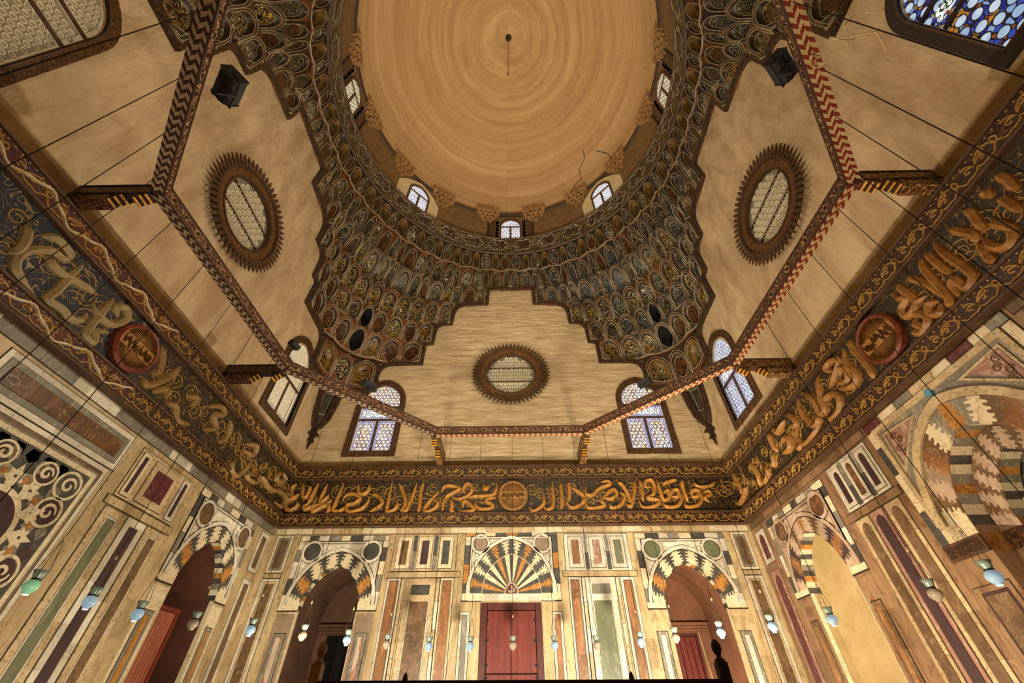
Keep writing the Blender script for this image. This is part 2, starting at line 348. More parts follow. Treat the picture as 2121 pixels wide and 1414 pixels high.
STR_R=[[(2.66,9.9),(2.62,9.55),(2.66,8.83),(2.61,8.6),(2.39,8.54),(2.35,8.88),(2.2,8.77),(2.13,8.51)],
[(2.41,9.86),(2.38,9.51),(2.38,9.01)],
[(2.21,9.88),(2.09,9.52),(2.01,8.77),(1.91,8.54),(1.88,8.69)],
[(1.66,9.82),(1.83,9.48),(1.95,8.96),(1.96,8.66)],
[(1.41,9.9),(1.4,9.62),(1.45,9.31),(1.36,9.05)],
[(1.13,9.87),(1.17,9.57),(1.34,9.43),(1.06,9.32),(0.98,9.12),(1.2,9.05),(1.42,9.16),(1.68,9.1)],
[(1.79,8.79),(1.59,8.9),(1.46,8.71),(1.61,8.55),(1.79,8.74)],
[(1.11,8.9),(1.22,8.96),(1.35,8.7),(1.16,8.56),(1.03,8.76),(1.11,8.9)],
[(1.33,8.68),(1,8.5),(0.83,8.73)],
[(-0.72,9.91),(-0.78,9.52),(-0.77,8.83),(-0.87,8.51)],
[(-1.09,9.86),(-1.26,9.42),(-1.2,9),(-1.48,8.8),(-1.82,8.93),(-2.1,9.08)],
[(-1.81,9.55),(-2.03,9.8),(-1.75,9.9),(-1.42,9.69),(-1.95,9.41),(-2.32,9.31)],
[(-1.77,9.33),(-1.55,9.47),(-1.4,9.28),(-1.56,9.04),(-1.81,9.11),(-1.78,9.4)],
[(-2.5,9.9),(-2.76,9.43),(-2.95,8.94),(-3.25,8.82)],
[(-3.48,9.96),(-3.17,9.4),(-3.26,9.01),(-3.16,8.82)],
[(-2.71,8.9),(-2.74,9.1),(-2.41,9.12),(-2.22,8.86),(-2.5,8.57),(-2.98,8.53),(-3.02,8.67)],
[(-3.83,9.93),(-3.92,9.38),(-3.78,8.78),(-3.44,8.82),(-3.51,9.05)],
[(-4.7,9.89),(-4.46,9.53),(-4.48,9.27),(-4.85,9.36)],
[(-4.56,9.19),(-4.76,8.98),(-4.6,8.57),(-3.97,8.58),(-3.56,8.7)],
[(-4.95,9.76),(-5.61,9.61),(-5.73,9.89)],
[(-5.7,9.25),(-5.25,9.2),(-5.35,8.85),(-5.92,8.89)],
[(-6.13,9.91),(-6.17,9.44),(-6.13,9.07)],
[(-5.05,9.28),(-5.07,8.9),(-4.93,8.57),(-4.7,8.69)],
[(3.04,9.84),(3.26,9.28),(3.14,9.11)],
[(3.45,9.3),(3.19,9.08)],
[(3.3,9.1),(3.29,8.76),(3.45,8.57),(3.65,8.67),(3.65,8.9)],
[(3.23,9.03),(3.11,8.78),(3.05,8.53)],
[(-9.84,9.98),(-9.59,9.11),(-9.67,8.85)],
[(-9.12,9.95),(-9.04,9.31)],
[(-9.83,9.14),(-9.22,8.95),(-9.77,8.75),(-10.24,8.72),(-10.83,9.17)],
[(-8.16,9.7),(-7.94,8.95),(-8.16,8.57)],
[(-8.46,8.98),(-8.48,8.63)],
[(-7.41,9.19),(-7.24,8.76),(-7.71,8.57),(-7.83,8.9)],
[(-7.58,9.63),(-7.5,9.09)],
[(-6.43,9.18),(-6.64,8.81),(-6.97,9.04)],
[(4.35,9.83),(4.35,9.52),(4.28,9.26)],
[(4.03,9.42),(4.05,9.17),(4.02,8.91)],
[(3.6,9.81),(3.53,9.52),(3.43,9.16)],
[(3.88,9.71),(4.03,9.7),(3.95,9.57)],
[(3.57,9.18),(3.7,8.91),(3.71,8.66)]]
STR_L=[[(-3.49,8.81),(-3.42,8.97),(-3.53,9.3),(-3.71,9.52)],
[(-2.56,8.5),(-2.97,8.56),(-3.2,8.65),(-3.33,8.87),(-3.29,9.17),(-3.08,9.47),(-2.85,9.55),(-2.67,9.71)],
[(-3.39,9.58),(-3.18,9.78),(-2.87,9.78),(-2.66,9.7)],
[(-3.02,9.31),(-2.7,9.25),(-2.27,9.38),(-1.72,9.55)],
[(-2.41,9.84),(-2.42,9.44),(-2.37,8.89),(-2.37,8.61),(-2.03,8.66),(-1.76,8.62),(-1.54,8.79),(-1.55,9.02)],
[(-1.34,9.8),(-1.34,9.36),(-1.3,8.86),(-1.22,8.55),(-0.98,8.56),(-1.11,8.82),(-0.83,9.05)],
[(-1.61,9.31),(-1.36,9.15),(-0.94,9.23),(-0.76,9.61),(-0.97,9.83),(-1.17,9.67),(-0.97,9.51)],
[(0.56,9.86),(0.91,9.39),(0.97,9.01)],
[(1.51,9.83),(1.34,9.24),(0.99,8.68),(0.72,8.76)],
[(1.24,8.63),(1.57,8.99),(1.72,8.74)],
[(1.91,8.69),(2.17,8.75),(2.53,8.45),(3.08,8.67)],
[(2.34,9.29),(2.73,9.44),(2.69,9.1)],
[(3.08,9.36),(3.82,9.86),(4.08,9.69),(3.69,9.43),(4.06,9.14),(3.65,8.83)],
[(4.55,9.78),(4.8,9.25),(4.6,8.88)],
[(5.94,9.55),(6.51,9.79),(6.59,9.41),(6.03,9.32)],
[(5.85,8.84),(5.74,8.46),(6.26,8.39),(6.57,8.86),(6.71,9.27)],
[(7.01,8.94),(6.82,8.58),(7.5,8.69),(7.58,9.06)],
[(8.87,9.82),(8.77,9.39),(9.4,9.6),(9.16,9.88)],
[(7.72,9.06),(8.45,8.89),(9.26,9.02)],
[(8.59,8.74),(9.22,9.08),(10.06,9.06),(9.93,8.64),(9.31,8.61)],
[(9.67,9.12),(10.35,9.32),(10.39,8.89)]]
# ---------------------------------------------------------------- mesh helpers
class MB:
    def __init__(s): s.v = []; s.f = []; s.mi = []
    def vert(s, p): s.v.append((p[0], p[1], p[2])); return len(s.v)-1
    def face(s, ids, m=0): s.f.append(tuple(ids)); s.mi.append(m)
    def poly(s, pts, m=0): s.face([s.vert(p) for p in pts], m)
    def loft(s, rings, m=0, close=True, cap0=False, cap1=False):
        base = [[s.vert(p) for p in r] for r in rings]; n = len(rings[0])
        for i in range(len(base)-1):
            a, b = base[i], base[i+1]; mm = m[i] if isinstance(m, (list, tuple)) else m
            for j in range(n if close else n-1):
                k = (j+1) % n; s.face((a[j], a[k], b[k], b[j]), mm)
        m0 = m[0] if isinstance(m, (list, tuple)) else m; m1 = m[-1] if isinstance(m, (list, tuple)) else m
        if cap0: s.face(base[0][::-1], m0)
        if cap1: s.face(base[-1], m1)
        return base
    def build(s, name, mats, parent=None, smooth=False):
        me = bpy.data.meshes.new(name); me.from_pydata(s.v, [], s.f)
        for m in (mats if isinstance(mats, (list, tuple)) else [mats]): me.materials.append(G(m))
        me.polygons.foreach_set('material_index', s.mi)
        if smooth: me.polygons.foreach_set('use_smooth', [True]*len(s.f))
        me.update()
        o = bpy.data.objects.new(name, me); COL.objects.link(o)
        if parent is not None:
            o.parent = parent; o.matrix_parent_inverse = Matrix.Translation(-parent_loc(parent))
        return o
def parent_loc(p):
    v = p.location.copy(); q = p
    while q.parent is not None:
        v = q.parent.location + (q.matrix_parent_inverse.to_translation() + v); q = q.parent
    return v
def thing(name, label, cat, loc=(0,0,0), group=None):
    o = bpy.data.objects.new(name, None); COL.objects.link(o); o.location = loc
    o.empty_display_size = .1
    return tag(o, label, cat, group)
def tag(o, label, cat, group=None):
    o['label'] = label; o['category'] = cat
    if group: o['group'] = group
    return o
def struct(o, label=None, cat=None):
    o['kind'] = 'structure'
    if label: o['label'] = label
    if cat: o['category'] = cat
    return o

class Fr:
    """a wall's own frame: u along the wall, v up, d out into the room"""
    def __init__(s, o, U, N, V=(0,0,1)): s.o, s.U, s.N, s.V = Vector(o), Vector(U), Vector(N), Vector(V)
    def __call__(s, u, v, d=0.): return s.o + s.U*u + s.V*v + s.N*d
FB = Fr((0,10.5,0), (1,0,0), (0,-1,0))
FL = Fr((-10.5,0,0), (0,1,0), (1,0,0))
FRt = Fr((10.5,0,0), (0,-1,0), (-1,0,0))
FF = Fr((0,-10.5,0), (-1,0,0), (0,1,0))

def fbox(mb, F, u0, v0, u1, v1, d0, d1, m=0, bev=.0):
    b = [F(u0,v0,d0), F(u1,v0,d0), F(u1,v1,d0), F(u0,v1,d0)]
    t = [F(u0+bev,v0+bev,d1), F(u1-bev,v0+bev,d1), F(u1-bev,v1-bev,d1), F(u0+bev,v1-bev,d1)]
    mb.loft([b, t], m, True, False, True)
def fprism(mb, F, poly, d0, d1, m=0, back=False):
    mb.loft([[F(u,v,d0) for u,v in poly], [F(u,v,d1) for u,v in poly]], m, True, back, False)
    tris = tessellate_polygon([[V3(u,v,0) for u,v in poly]])
    ids = [mb.vert(F(u,v,d1)) for u,v in poly]
    for t in tris: mb.face([ids[i] for i in t], m)
def fholes(mb, F, outer, holes, d, m=0):
    loops = [outer]+holes; flat = [p for l in loops for p in l]
    ids = [mb.vert(F(u,v,d)) for u,v in flat]
    for t in tessellate_polygon([[V3(u,v,0) for u,v in l] for l in loops]): mb.face([ids[i] for i in t], m)
def ringband(mb, F, inner, outer, d0, d1, m=0, closed=True):
    """raised band between two matching contours"""
    n = len(inner); rng = range(n if closed else n-1)
    a0 = [mb.vert(F(u,v,d0)) for u,v in inner]; a1 = [mb.vert(F(u,v,d1)) for u,v in inner]
    b0 = [mb.vert(F(u,v,d0)) for u,v in outer]; b1 = [mb.vert(F(u,v,d1)) for u,v in outer]
    for i in rng:
        k = (i+1) % n
        mb.face((a1[i],a1[k],b1[k],b1[i]), m); mb.face((a0[i],a0[k],a1[k],a1[i]), m); mb.face((b1[i],b1[k],b0[k],b0[i]), m)
    if not closed:
        for i in (0, n-1): mb.face((a0[i],a1[i],b1[i],b0[i]), m)
def circle(u, v, r, n=28, rv=None, a0=0.): return [(u+r*math.cos(a0+2*PI*i/n), v+(rv or r)*math.sin(a0+2*PI*i/n)) for i in range(n)]
def parch(uc, hw, zs, h, n=24):
    """pointed two-centred arch, left springer to right springer"""
    R = (hw*hw+h*h)/(2*hw); cx = -hw+R; a = math.atan2(h, -cx); L = []
    for i in range(n//2+1):
        t = PI+(a-PI)*i/(n//2); L.append((uc+cx+R*math.cos(t), zs+R*math.sin(t)))
    return L+[(2*uc-x, y) for x, y in L[-2::-1]]
def opening(uc, hw, zb, zs, h, n=24):
    return [(uc-hw, zb)]+parch(uc, hw, zs, h, n)+[(uc+hw, zb)]
def catmull(P, k=5):
    if len(P) < 3: return [tuple(p) for p in P]
    out = []; n = len(P); D = len(P[0])
    for i in range(n-1):
        p0, p1, p2, p3 = P[max(i-1,0)], P[i], P[i+1], P[min(i+2,n-1)]
        for j in range(k):
            t = j/k
            out.append(tuple(.5*(2*p1[q]+(p2[q]-p0[q])*t+(2*p0[q]-5*p1[q]+4*p2[q]-p3[q])*t*t+(3*p1[q]-p0[q]-3*p2[q]+p3[q])*t**3) for q in range(D)))
    return out+[tuple(P[-1])]
HALF = [(-1,0),(-.8,.55),(-.3,.95),(.3,.95),(.8,.55),(1,0)]
def stroke(mb, F, pts, w, h, d0, m=0, taper=.45, prof=HALF):
    """half-round raised stroke lying on a wall"""
    n = len(pts); rings = []
    for i, (u, v) in enumerate(pts):
        a, b = pts[max(i-1,0)], pts[min(i+1,n-1)]
        tx, ty = b[0]-a[0], b[1]-a[1]; L = math.hypot(tx, ty) or 1; nx, ny = -ty/L, tx/L
        k = 1.
        if taper < 1:
            e = min(i, n-1-i)/max(1., n*.18); k = min(1., taper+(1-taper)*e)
        rings.append([F(u+nx*w*k*q, v+ny*w*k*q, d0+h*k*p) for q, p in prof])
    mb.loft(rings, m, False); 
    for r in (rings[0], rings[-1]): mb.poly(r, m)
def tube(mb, pts, r, sides=6, m=0, cap=True, closed=False):
    n = len(pts); rings = []; pts = [Vector(p) for p in pts]; ref = None
    for i in range(n):
        a, b = (pts[i-1], pts[(i+1) % n]) if closed else (pts[max(i-1,0)], pts[min(i+1,n-1)])
        t = (b-a).normalized()
        if ref is None: ref = t.orthogonal().normalized()
        ref = (ref - t*ref.dot(t)); ref = ref.normalized() if ref.length > 1e-6 else t.orthogonal().normalized()
        o = t.cross(ref); rr = r[i] if isinstance(r, (list, tuple)) else r
        rings.append([pts[i]+(ref*math.cos(2*PI*k/sides)+o*math.sin(2*PI*k/sides))*rr for k in range(sides)])
    if closed: rings.append(rings[0])
    mb.loft(rings, m, True, cap and not closed, cap and not closed)
def lathe(mb, c, prof, n=20, m=0, axis=None):
    """profile of (radius, height) turned about the vertical through c"""
    c = Vector(c); rings = [[c+V3(r*math.cos(2*PI*i/n), r*math.sin(2*PI*i/n), z) for i in range(n)] for r, z in prof]
    mb.loft(rings, m, True, prof[0][0] > 1e-4, prof[-1][0] > 1e-4)

# ---------------------------------------------------------------- walls
ZF0, ZF1 = 7.87, 10.65          # frieze
WIN_U = 7.2
def wall(name, F, recesses, door=None, mihrab=None, plaster='plaster', stone='stone_cream', openings=True):
    mb = MB()
    holes = []
    # lower, stone-faced zone
    lo = []
    for (uc, hw, zs, h) in recesses: lo.append([(uc-hw, .02)]+parch(uc, hw, zs, h, 24)+[(uc+hw, .02)])
    if mihrab: lo.append(mihrab)
    if door: lo.append(door)
    fholes(mb, F, [(-10.5,0),(10.5,0),(10.5,ZF0+.3),(-10.5,ZF0+.3)], lo, 0, 1)
    up = []
    if openings:
        for s in (-1, 1): up.append(opening(s*WIN_U, 1.05, 11.6, 14.5, 1.25))
        up.append(circle(0, 16.47, 1.44, 40))
    fholes(mb, F, [(-10.5,ZF0+.3),(10.5,ZF0+.3),(10.5,30.6),(-10.5,30.6)], up, 0, 0)
    for l in up:  # window reveals
        mb.loft([[F(u,v,0) for u,v in l], [F(u,v,-.5) for u,v in l]], 0)
    o = mb.build(name, [plaster, stone]); struct(o)
    return o
REC_B = [(-7.25,1.18,4.78,1.61),(7.28,1.2,4.78,1.62)]
W_B = wall('wall_back', FB, REC_B, door=[(-1.2,.02),(-1.2,5.0),(1.2,5.0),(1.2,.02)], plaster='plaster_brick')
W_L = wall('wall_left', FL, [(7.15,1.2,4.72,1.62)])
MIH_OPEN = opening(0, 1.3, .02, 4.75, 1.73)
W_R = wall('wall_right', FRt, [(-7.0,1.25,4.8,1.66)], mihrab=MIH_OPEN, stone='stone_rose')
W_F = wall('wall_front', FF, [], openings=False)
mb = MB(); mb.poly([(-13.5,-10.6,0),(13.5,-10.6,0),(13.5,14,0),(-13.5,14,0)]); struct(mb.build('floor', 'floor_stone'))

# --------------------------------------------------- inlay helpers
def rect(a, b, c, e): return [(a,b),(c,b),(c,e),(a,e)]
def slab(F, parent, u0, v0, u1, v1, layers, name='marble_panel', d=.0, joint=True, top='flat'):
    """nested marble panel: layers = [(inset, material, relief), ...] from the frame inwards"""
    mats = ['joint']+[l[1] for l in layers]; mb = MB()
    if joint: fbox(mb, F, u0-.022, v0-.022, u1+.022, v1+.022, d, d+.006, 0)
    i = 0.; shape = []
    for k, (ins, m, rel) in enumerate(layers):
        i += ins; a, b, c, e = u0+i, v0+i, u1-i, v1-i
        if c-a < .02: break
        if top == 'arch':
            hw = (c-a)/2
            if k == len(layers)-1: o = opening((a+c)/2, hw, b, e-hw*1.35, hw*1.35, 12)
            else:
                h_ = [(a,b),(a,e-hw*1.9),(a,e-hw),(a,e),(a+hw*.25,e),(a+hw*.5,e),(a+hw*.75,e)]
                o = h_+[((a+c)/2,e)]+[(a+c-x,y) for x, y in h_[::-1]]
        else: o = rect(a, b, c, e)
        shape.append((o, rel))
    for k, (o, rel) in enumerate(shape):
        if k == len(shape)-1: fprism(mb, F, o if top != 'arch' else o[::-1], d, d+rel, k+1)
        else:
            nx, _ = shape[k+1]; cx_, cy_ = (u0+u1)/2, (v0+v1)/2
            g = [(p[0]+(.012 if p[0] < cx_-1e-4 else -.012 if p[0] > cx_+1e-4 else 0)*-1, p[1]+(.012 if p[1] < cy_ else -.012)*-1) for p in nx]
            ringband(mb, F, g, o, d, d+rel, k+1); ringband(mb, F, nx, g, d, d+max(.004, min(rel, shape[k+1][1])-.004), 0)
    return mb.build(name, mats, parent)
def tiled(F, parent, u0, v0, u1, v1, mats, tile, rel=.02, name='marble_strip', d=0., horiz=False, joggle=False):
    """strip of separate marble pieces end to end"""
    mb = MB(); a0, a1 = (u0, u1) if horiz else (v0, v1); p = a0; k = R_.randrange(len(mats))
    mb2 = ['joint']+list(mats)
    fbox(mb, F, u0-.015, v0-.015, u1+.015, v1+.015, d, d+rel*.6, 0)
    while p < a1-.01:
        q = min(a1, p+tile*R_.uniform(.75, 1.25))
        if a1-q < tile*.3: q = a1
        if horiz: fbox(mb, F, p+.004, v0, q-.004, v1, d, d+rel, 1+k % len(mats), .003)
        else: fbox(mb, F, u0, p+.004, u1, q-.004, d, d+rel, 1+k % len(mats), .003)
        p = q; k += 1
    return mb.build(name, mb2, parent)
JOG = [(0,-.05),(.06,-.1),(.10,.05),(.09,.22),(.14,.34),(.20,.30),(.21,.12),(.26,.1),(.29,.26),(.36,.34),(.40,.24),(.37,.06),(.43,-.08),(.50,-.04),(.50,.16),(.55,.26),(.61,.22),(.61,.04),(.66,-.14),(.72,-.16),(.75,.0),(.74,.14),(.80,.2),(.85,.1),(.84,-.08),(.90,-.18),(.95,-.1),(1,-.16)]
def joggled(F, parent, inner, outer, nv, seq, d0, d1, name='voussoir_band', plain=0.):
    """ring of interlocking coloured voussoirs between two arch contours"""
    n = len(inner)-1
    def P(t, r):
        t = min(max(t, 0.), 1.)*n; i = min(int(t), n-1); f = t-i
        a = [inner[i][q]+(inner[i+1][q]-inner[i][q])*f for q in (0,1)]
        b = [outer[i][q]+(outer[i+1][q]-outer[i][q])*f for q in (0,1)]
        return (a[0]+(b[0]-a[0])*r, a[1]+(b[1]-a[1])*r)
    names = sorted(set(seq)); mb = MB()
    def edge(k):
        sg = 0 if k in (0, nv) else (1 if k % 2 else -1)
        return [P((k+sg*dl*1.02)/nv, plain+(1-plain)*r) for r, dl in ([(0,0)]+JOG if plain else JOG)] if not plain else [P(k/nv, 0)]+[P((k+sg*dl*1.02)/nv, plain+(1-plain)*r) for r, dl in JOG]
    E = [edge(k) for k in range(nv+1)]
    for k in range(nv):
        m = names.index(seq[k])
        top = [P((k+j/3)/nv, 1) for j in (1, 2)]; bot = [P((k+j/3)/nv, 0) for j in (2, 1)]
        fprism(mb, F, (E[k]+top+E[k+1][::-1]+bot)[::-1], d0, d1, m)
    return mb.build(name, names, parent)
SEQ = ['cream_marble','slate','ochre_marble','slate','cream_marble','slate','cream_marble']
SEQ = SEQ+['slate']+SEQ[::-1]
def arch_panel(F, parent, uc, u0, u1, z0, z1, inn, out, roundel, fan=False, frame_mats=('slate','white_marble','grey_marble','cream_marble'), seq=None, disc='slate', tone='white_marble', rr=.33):
    """square marble panel round an arch: block frame, mouldings, two roundels, joggled voussoirs"""
    hwi, zsi, hi = inn; hwo, zso, ho = out
    w = .22
    tiled(F, parent, u0, z1-w, u1, z1, frame_mats, .5, .02, 'panel_border', horiz=True)
    for a, b in ((u0, u0+w), (u1-w, u1)): tiled(F, parent, a, z0, b, z1-w-.01, frame_mats, .6, .02, 'panel_border')
    zin = z1-w-.02; a, b = u0+w+.02, u1-w-.02
    I = parch(uc, hwi, zsi, hi, 48); O = parch(uc, hwo, zso, ho, 48); O2 = parch(uc, hwo+.12, zso, ho+.13, 48)
    # spandrel ground
    mb = MB(); poly = [(a, zso), (a, zin), (b, zin), (b, zso)]+O[::-1]
    fprism(mb, F, poly[::-1], 0, .015, 0)
    mb.build('spandrel', [tone], parent)
    mb = MB(); ringband(mb, F, O, O2, 0, .06, 0, False)
    ringband(mb, F, [(a,zso),(a,zin),(b,zin),(b,zso)], [(a+.07,zso),(a+.07,zin-.07),(b-.07,zin-.07),(b-.07,zso)], 0, .05, 0, False)
    # triangular mouldings beside the roundels
    top = zin-.13
    for s in (-1, 1):
        for tri in ([(uc+s*.16, top), (uc+s*(roundel[0]-rr-.16), top), (uc+s*(roundel[0]-rr-.02), top-.2), (uc+s*.42, zso+ho-.02)],
                    [((b if s > 0 else a)-s*.14, roundel[1]-rr-.12), ((b if s > 0 else a)-s*.14, roundel[1]-rr-.9), (uc+s*(roundel[0]+.02), roundel[1]-rr-.26)]):
            c = (sum(p[0] for p in tri)/len(tri), sum(p[1] for p in tri)/len(tri))
            inner = [(p[0]+(c[0]-p[0])*.22, p[1]+(c[1]-p[1])*.22) for p in tri]
            ringband(mb, F, inner, tri, .01, .045, 0)
    mb.build('moulding', [tone], parent)
    mb = MB(); o1 = parch(uc, hwo-.0, zso, ho-.0, 48); o1b = parch(uc, hwo-.03, zso, ho-.035, 48); o2b = parch(uc, hwo+.145, zso, ho+.155, 48)
    ringband(mb, F, o1b, o1, 0, .026, 0, False); ringband(mb, F, O2, o2b, 0, .024, 0, False)
    for q in (.0, .07): ringband(mb, F, [(a+q,zso),(a+q,zin-q),(b-q,zin-q),(b-q,zso)], [(a+q+.02,zso),(a+q+.02,zin-q-.02),(b-q-.02,zin-q-.02),(b-q-.02,zso)], 0, .052 if q == 0 else .02, 0, False)
    for s in (-1, 1): ringband(mb, F, circle(uc+s*roundel[0], roundel[1], rr+.11, 32), circle(uc+s*roundel[0], roundel[1], rr+.135, 32), 0, .03, 0)
    mb.build('moulding_joint', ['joint'], parent)
    for s in (-1, 1):
        mb = MB(); c = (uc+s*roundel[0], roundel[1])
        fprism(mb, F, circle(*c, rr, 32), 0, .035, 1)
        ringband(mb, F, circle(*c, rr+.015, 32), circle(*c, rr+.11, 32), 0, .06, 0)
        ringband(mb, F, circle(*c, rr-.012, 32), circle(*c, rr+.015, 32), 0, .045, 2)
        mb.build('roundel', [tone, disc, 'joint'], parent)
    if not fan:
        joggled(F, parent, I, O, len(seq or SEQ), seq or SEQ, .0, .022)
    # springer blocks
    mb = MB()
    for s in (-1, 1):
        x0, x1 = sorted((uc+s*(hwi+.01), (u1 if s > 0 else u0)))
        fbox(mb, F, x0, z0, x1, zso+.02, 0, .028, 0)
    mb.build('springer_block', ['cream_marble'], parent)
    mb = MB()
    for s in (-1, 1):
        x0, x1 = sorted((uc+s*(hwi+.0), (u1 if s > 0 else u0)))
        fbox(mb, F, x0-.02, z0-.05, x1+.02, z0, 0, .015, 0)
    mb.build('springer_joint', ['joint'], parent)  # thin dark joint strip under the springer blocks
    return I, O

CHISEL = [(-1,0),(-.82,.5),(-.12,1),(.12,1),(.82,.5),(1,0)]
def letters(F, parent, S, m, w, h, d):
    for st in S:
        mb = MB(); L = sum(math.hypot(st[i+1][0]-st[i][0], st[i+1][1]-st[i][1]) for i in range(len(st)-1))
        stroke(mb, F, catmull(st, 6), min(w, .055+L*.12), h, d, 0, .25, CHISEL)
        mb.build('letter', [m], parent, False)
def scroll_unit(kind):
    """outline of one palmette repeat of the border, in a unit square"""
    return ([(0,.12),(.12,.1),(.22,.2),(.25,.42),(.16,.62),(.06,.66),(.03,.5),(.12,.42)],
            [(.5,.12),(.38,.1),(.28,.2),(.25,.42),(.34,.62),(.44,.66),(.47,.5),(.38,.42)],
            [(.25,.42),(.3,.66),(.42,.86),(.5,.9),(.58,.86),(.7,.66),(.75,.42)],
            [(.5,.12),(.6,.08),(.75,.42),(.9,.08),(1,.12)], [(.75,.42),(.68,.6),(.75,.82),(.82,.6),(.75,.42)],
            [(.5,.9),(.46,.76),(.5,.68),(.54,.76),(.5,.9)], [(0,.88),(.12,.84),(.25,.42)])
def border(F, parent, u0, u1, z0, z1, gm, sm, d0, d1, per=1.0, name='scroll_border', beads=True, wave=None):
    mb = MB(); fbox(mb, F, u0, z0, u1, z1, d0, d1, 0)
    mb.build(name, [gm], parent)
    mb = MB(); n = int((u1-u0)/per)
    for i in range(n):
        x = u0+(u1-u0)/n*i; p = (u1-u0)/n
        for st in scroll_unit(0): stroke(mb, F, catmull([(x+p*a, z0+.06+(z1-z0-.12)*b) for a, b in st], 4), .016, .028, d1, 0, 1., [(-1,0),(-.6,1),(.6,1),(1,0)])
    if wave:   # thick wavy ribbon between the coloured fields
        pts = []; x = u0
        k = int((u1-u0)/1.5); 
        for i in range(k*16+1):
            q = i/16; pts.append((u0+(u1-u0)*q/k, (z0+z1)/2+(z1-z0)*(.3*math.cos(2*PI*q)+.06*math.cos(6*PI*q))))
        stroke(mb, F, pts, .03, .05, d1, 1, 1., [(-1,0),(-.6,1),(.6,1),(1,0)])
    mb.build('vine_scroll', [sm, 'white_scroll'], parent)
    if beads:
        mb = MB(); k = int((u1-u0)/.17)
        for i in range(k):
            for z in (z0+.025, z1-.025):
                x = u0+(u1-u0)*(i+.5)/k; s = .02
                c = mb.vert(F(x, z, d1+.02)); q = [mb.vert(F(x+a*s, z+b*s, d1)) for a, b in ((-1,-1),(1,-1),(1,1),(-1,1))]
                for j in range(4): mb.face((q[j], q[(j+1)%4], c))
        mb.build('bead_row', ['gilt_scroll'], parent)['kind'] = 'stuff'
def frieze(F, label, S, ground, gmat, lmat, smat, roundel_u, lw=.085, half=10.42, seed=1, wave=None, split=None):
    t = thing('inscription_frieze', label, 'frieze', F(0, ZF0, 0), 'carved inscription friezes')
    rnd = random.Random(seed)
    runs = [(-half, half, ground, gmat, wave)] if split is None else [(-half, split, ground, gmat, wave), (split, half, 'frieze_relief', 'border_ground', None)]
    for a, b, gr, gm, wv in runs:
        mb = MB(); fbox(mb, F, a, 8.36, b, 10.06, 0, .14, 0); mb.build('ground_board', [gr], t)
        border(F, t, a, b, 7.9, 8.38, gm, smat, 0, .2, wave=wv)
        border(F, t, a, b, 10.06, 10.58, gm, smat, 0, .22, wave=wv)
    mb = MB()
    for z, hgt, d in ((7.86,.07,.27),(8.36,.09,.26),(10.0,.09,.27),(10.56,.09,.30)): fbox(mb, F, -half, z, half, z+hgt, 0, d, 0, .012)
    mb.build('frieze_rail', ['frieze_rail'], t)
    # thin spiralling tendrils behind the letters
    mb = MB(); u = -half+.3
    while u < half-.2:
        if abs(u-roundel_u) > .8:
            sgn = rnd.choice((-1, 1)); r0 = rnd.uniform(.22, .38); cz = 9.2+rnd.uniform(-.35, .35); ph = rnd.uniform(0, 6)
            pts = []
            for k in range(22):
                a = ph+sgn*k*.5; r = r0*(1-k/26)
                pts.append((u+r*math.cos(a), min(9.94, max(8.5, cz+r*math.sin(a)))))
            stroke(mb, F, pts, .013, .03, .14, 0, 1., [(-1,0),(-.6,1),(.6,1),(1,0)])
        u += rnd.uniform(.3, .5)
    mb.build('tendril', [smat], t)['kind'] = 'stuff'
    for st in S: letters(F, t, [st], 'gilt_letter_brown' if split is not None and st[0][0] > split-.1 else lmat, lw*1.08, .17, .14)
    # round boss with fine ribbing and a band of script
    mb = MB(); c = (roundel_u, 9.17); r = .66
    lp = lambda rr, d: [F(a, b, d) for a, b in circle(*c, rr, 40)]
    mb.loft([lp(r+.02,.12), lp(r+.03,.3), lp(r-.02,.36), lp(r-.07,.34), lp(r-.08,.3)], [1,1,1,1], True)
    mb.loft([lp(r-.08,.3), lp(r*.5,.32), lp(.02,.33)], 0, True, False, True)
    o = mb.build('roundel', ['roundel_gilt', 'roundel_rim_gilt' if F is FB else 'roundel_rim'], t)
    mb = MB()
    for i in range(-13, 14):
        x = i*.043; hh = math.sqrt(max(0, (r-.1)**2-x*x))
        for z0, z1 in ((.2, hh), (-hh, -.2)):
            if z1-z0 > .04: stroke(mb, F, [(c[0]+x, c[1]+z0), (c[0]+x, c[1]+z1)], .012, .03, .31, 0, 1., [(-1,0),(0,1),(1,0)])
    for i in range(34):   # closely packed script across the middle
        x = -.5+i*.03; z = rnd.uniform(-.16, .02); 
        st = [(c[0]+x, c[1]+z+rnd.uniform(.08,.2)), (c[0]+x+rnd.uniform(-.02,.02), c[1]+z), (c[0]+x+rnd.uniform(.02,.06), c[1]+z-rnd.uniform(0,.03))]
        stroke(mb, F, catmull(st, 3), .0085, .035, .325, 0, 1., [(-1,0),(0,1),(1,0)])
    for z in (.2, -.2): stroke(mb, F, [(c[0]-.53, c[1]+z), (c[0]+.53, c[1]+z)], .01, .025, .315, 0, 1., [(-1,0),(0,1),(1,0)])
    mb.build('roundel_script', ['roundel_script'], o)
    return t
frieze(FB, 'carved frieze with golden raised Arabic letters on the back wall, above the red door', STR_B, 'frieze_relief', 'border_ground', 'gilt_letter', 'gilt_scroll', .1, .085, 10.42, 3)
frieze(FRt, 'carved wooden frieze with large orange-brown Arabic letters along the right wall above the striped niche', STR_R, 'frieze_relief', 'border_ground', 'gilt_letter_right', 'gilt_scroll', .1, .1, 10.2, 5)
frieze(FL, 'blue and red painted wooden frieze with grey-beige Arabic letters along the left wall', STR_L, 'frieze_relief_blue', 'border_ground_red', 'gilt_letter_left', 'gilt_scroll', -.07, .1, 10.2, 8, True, .62)
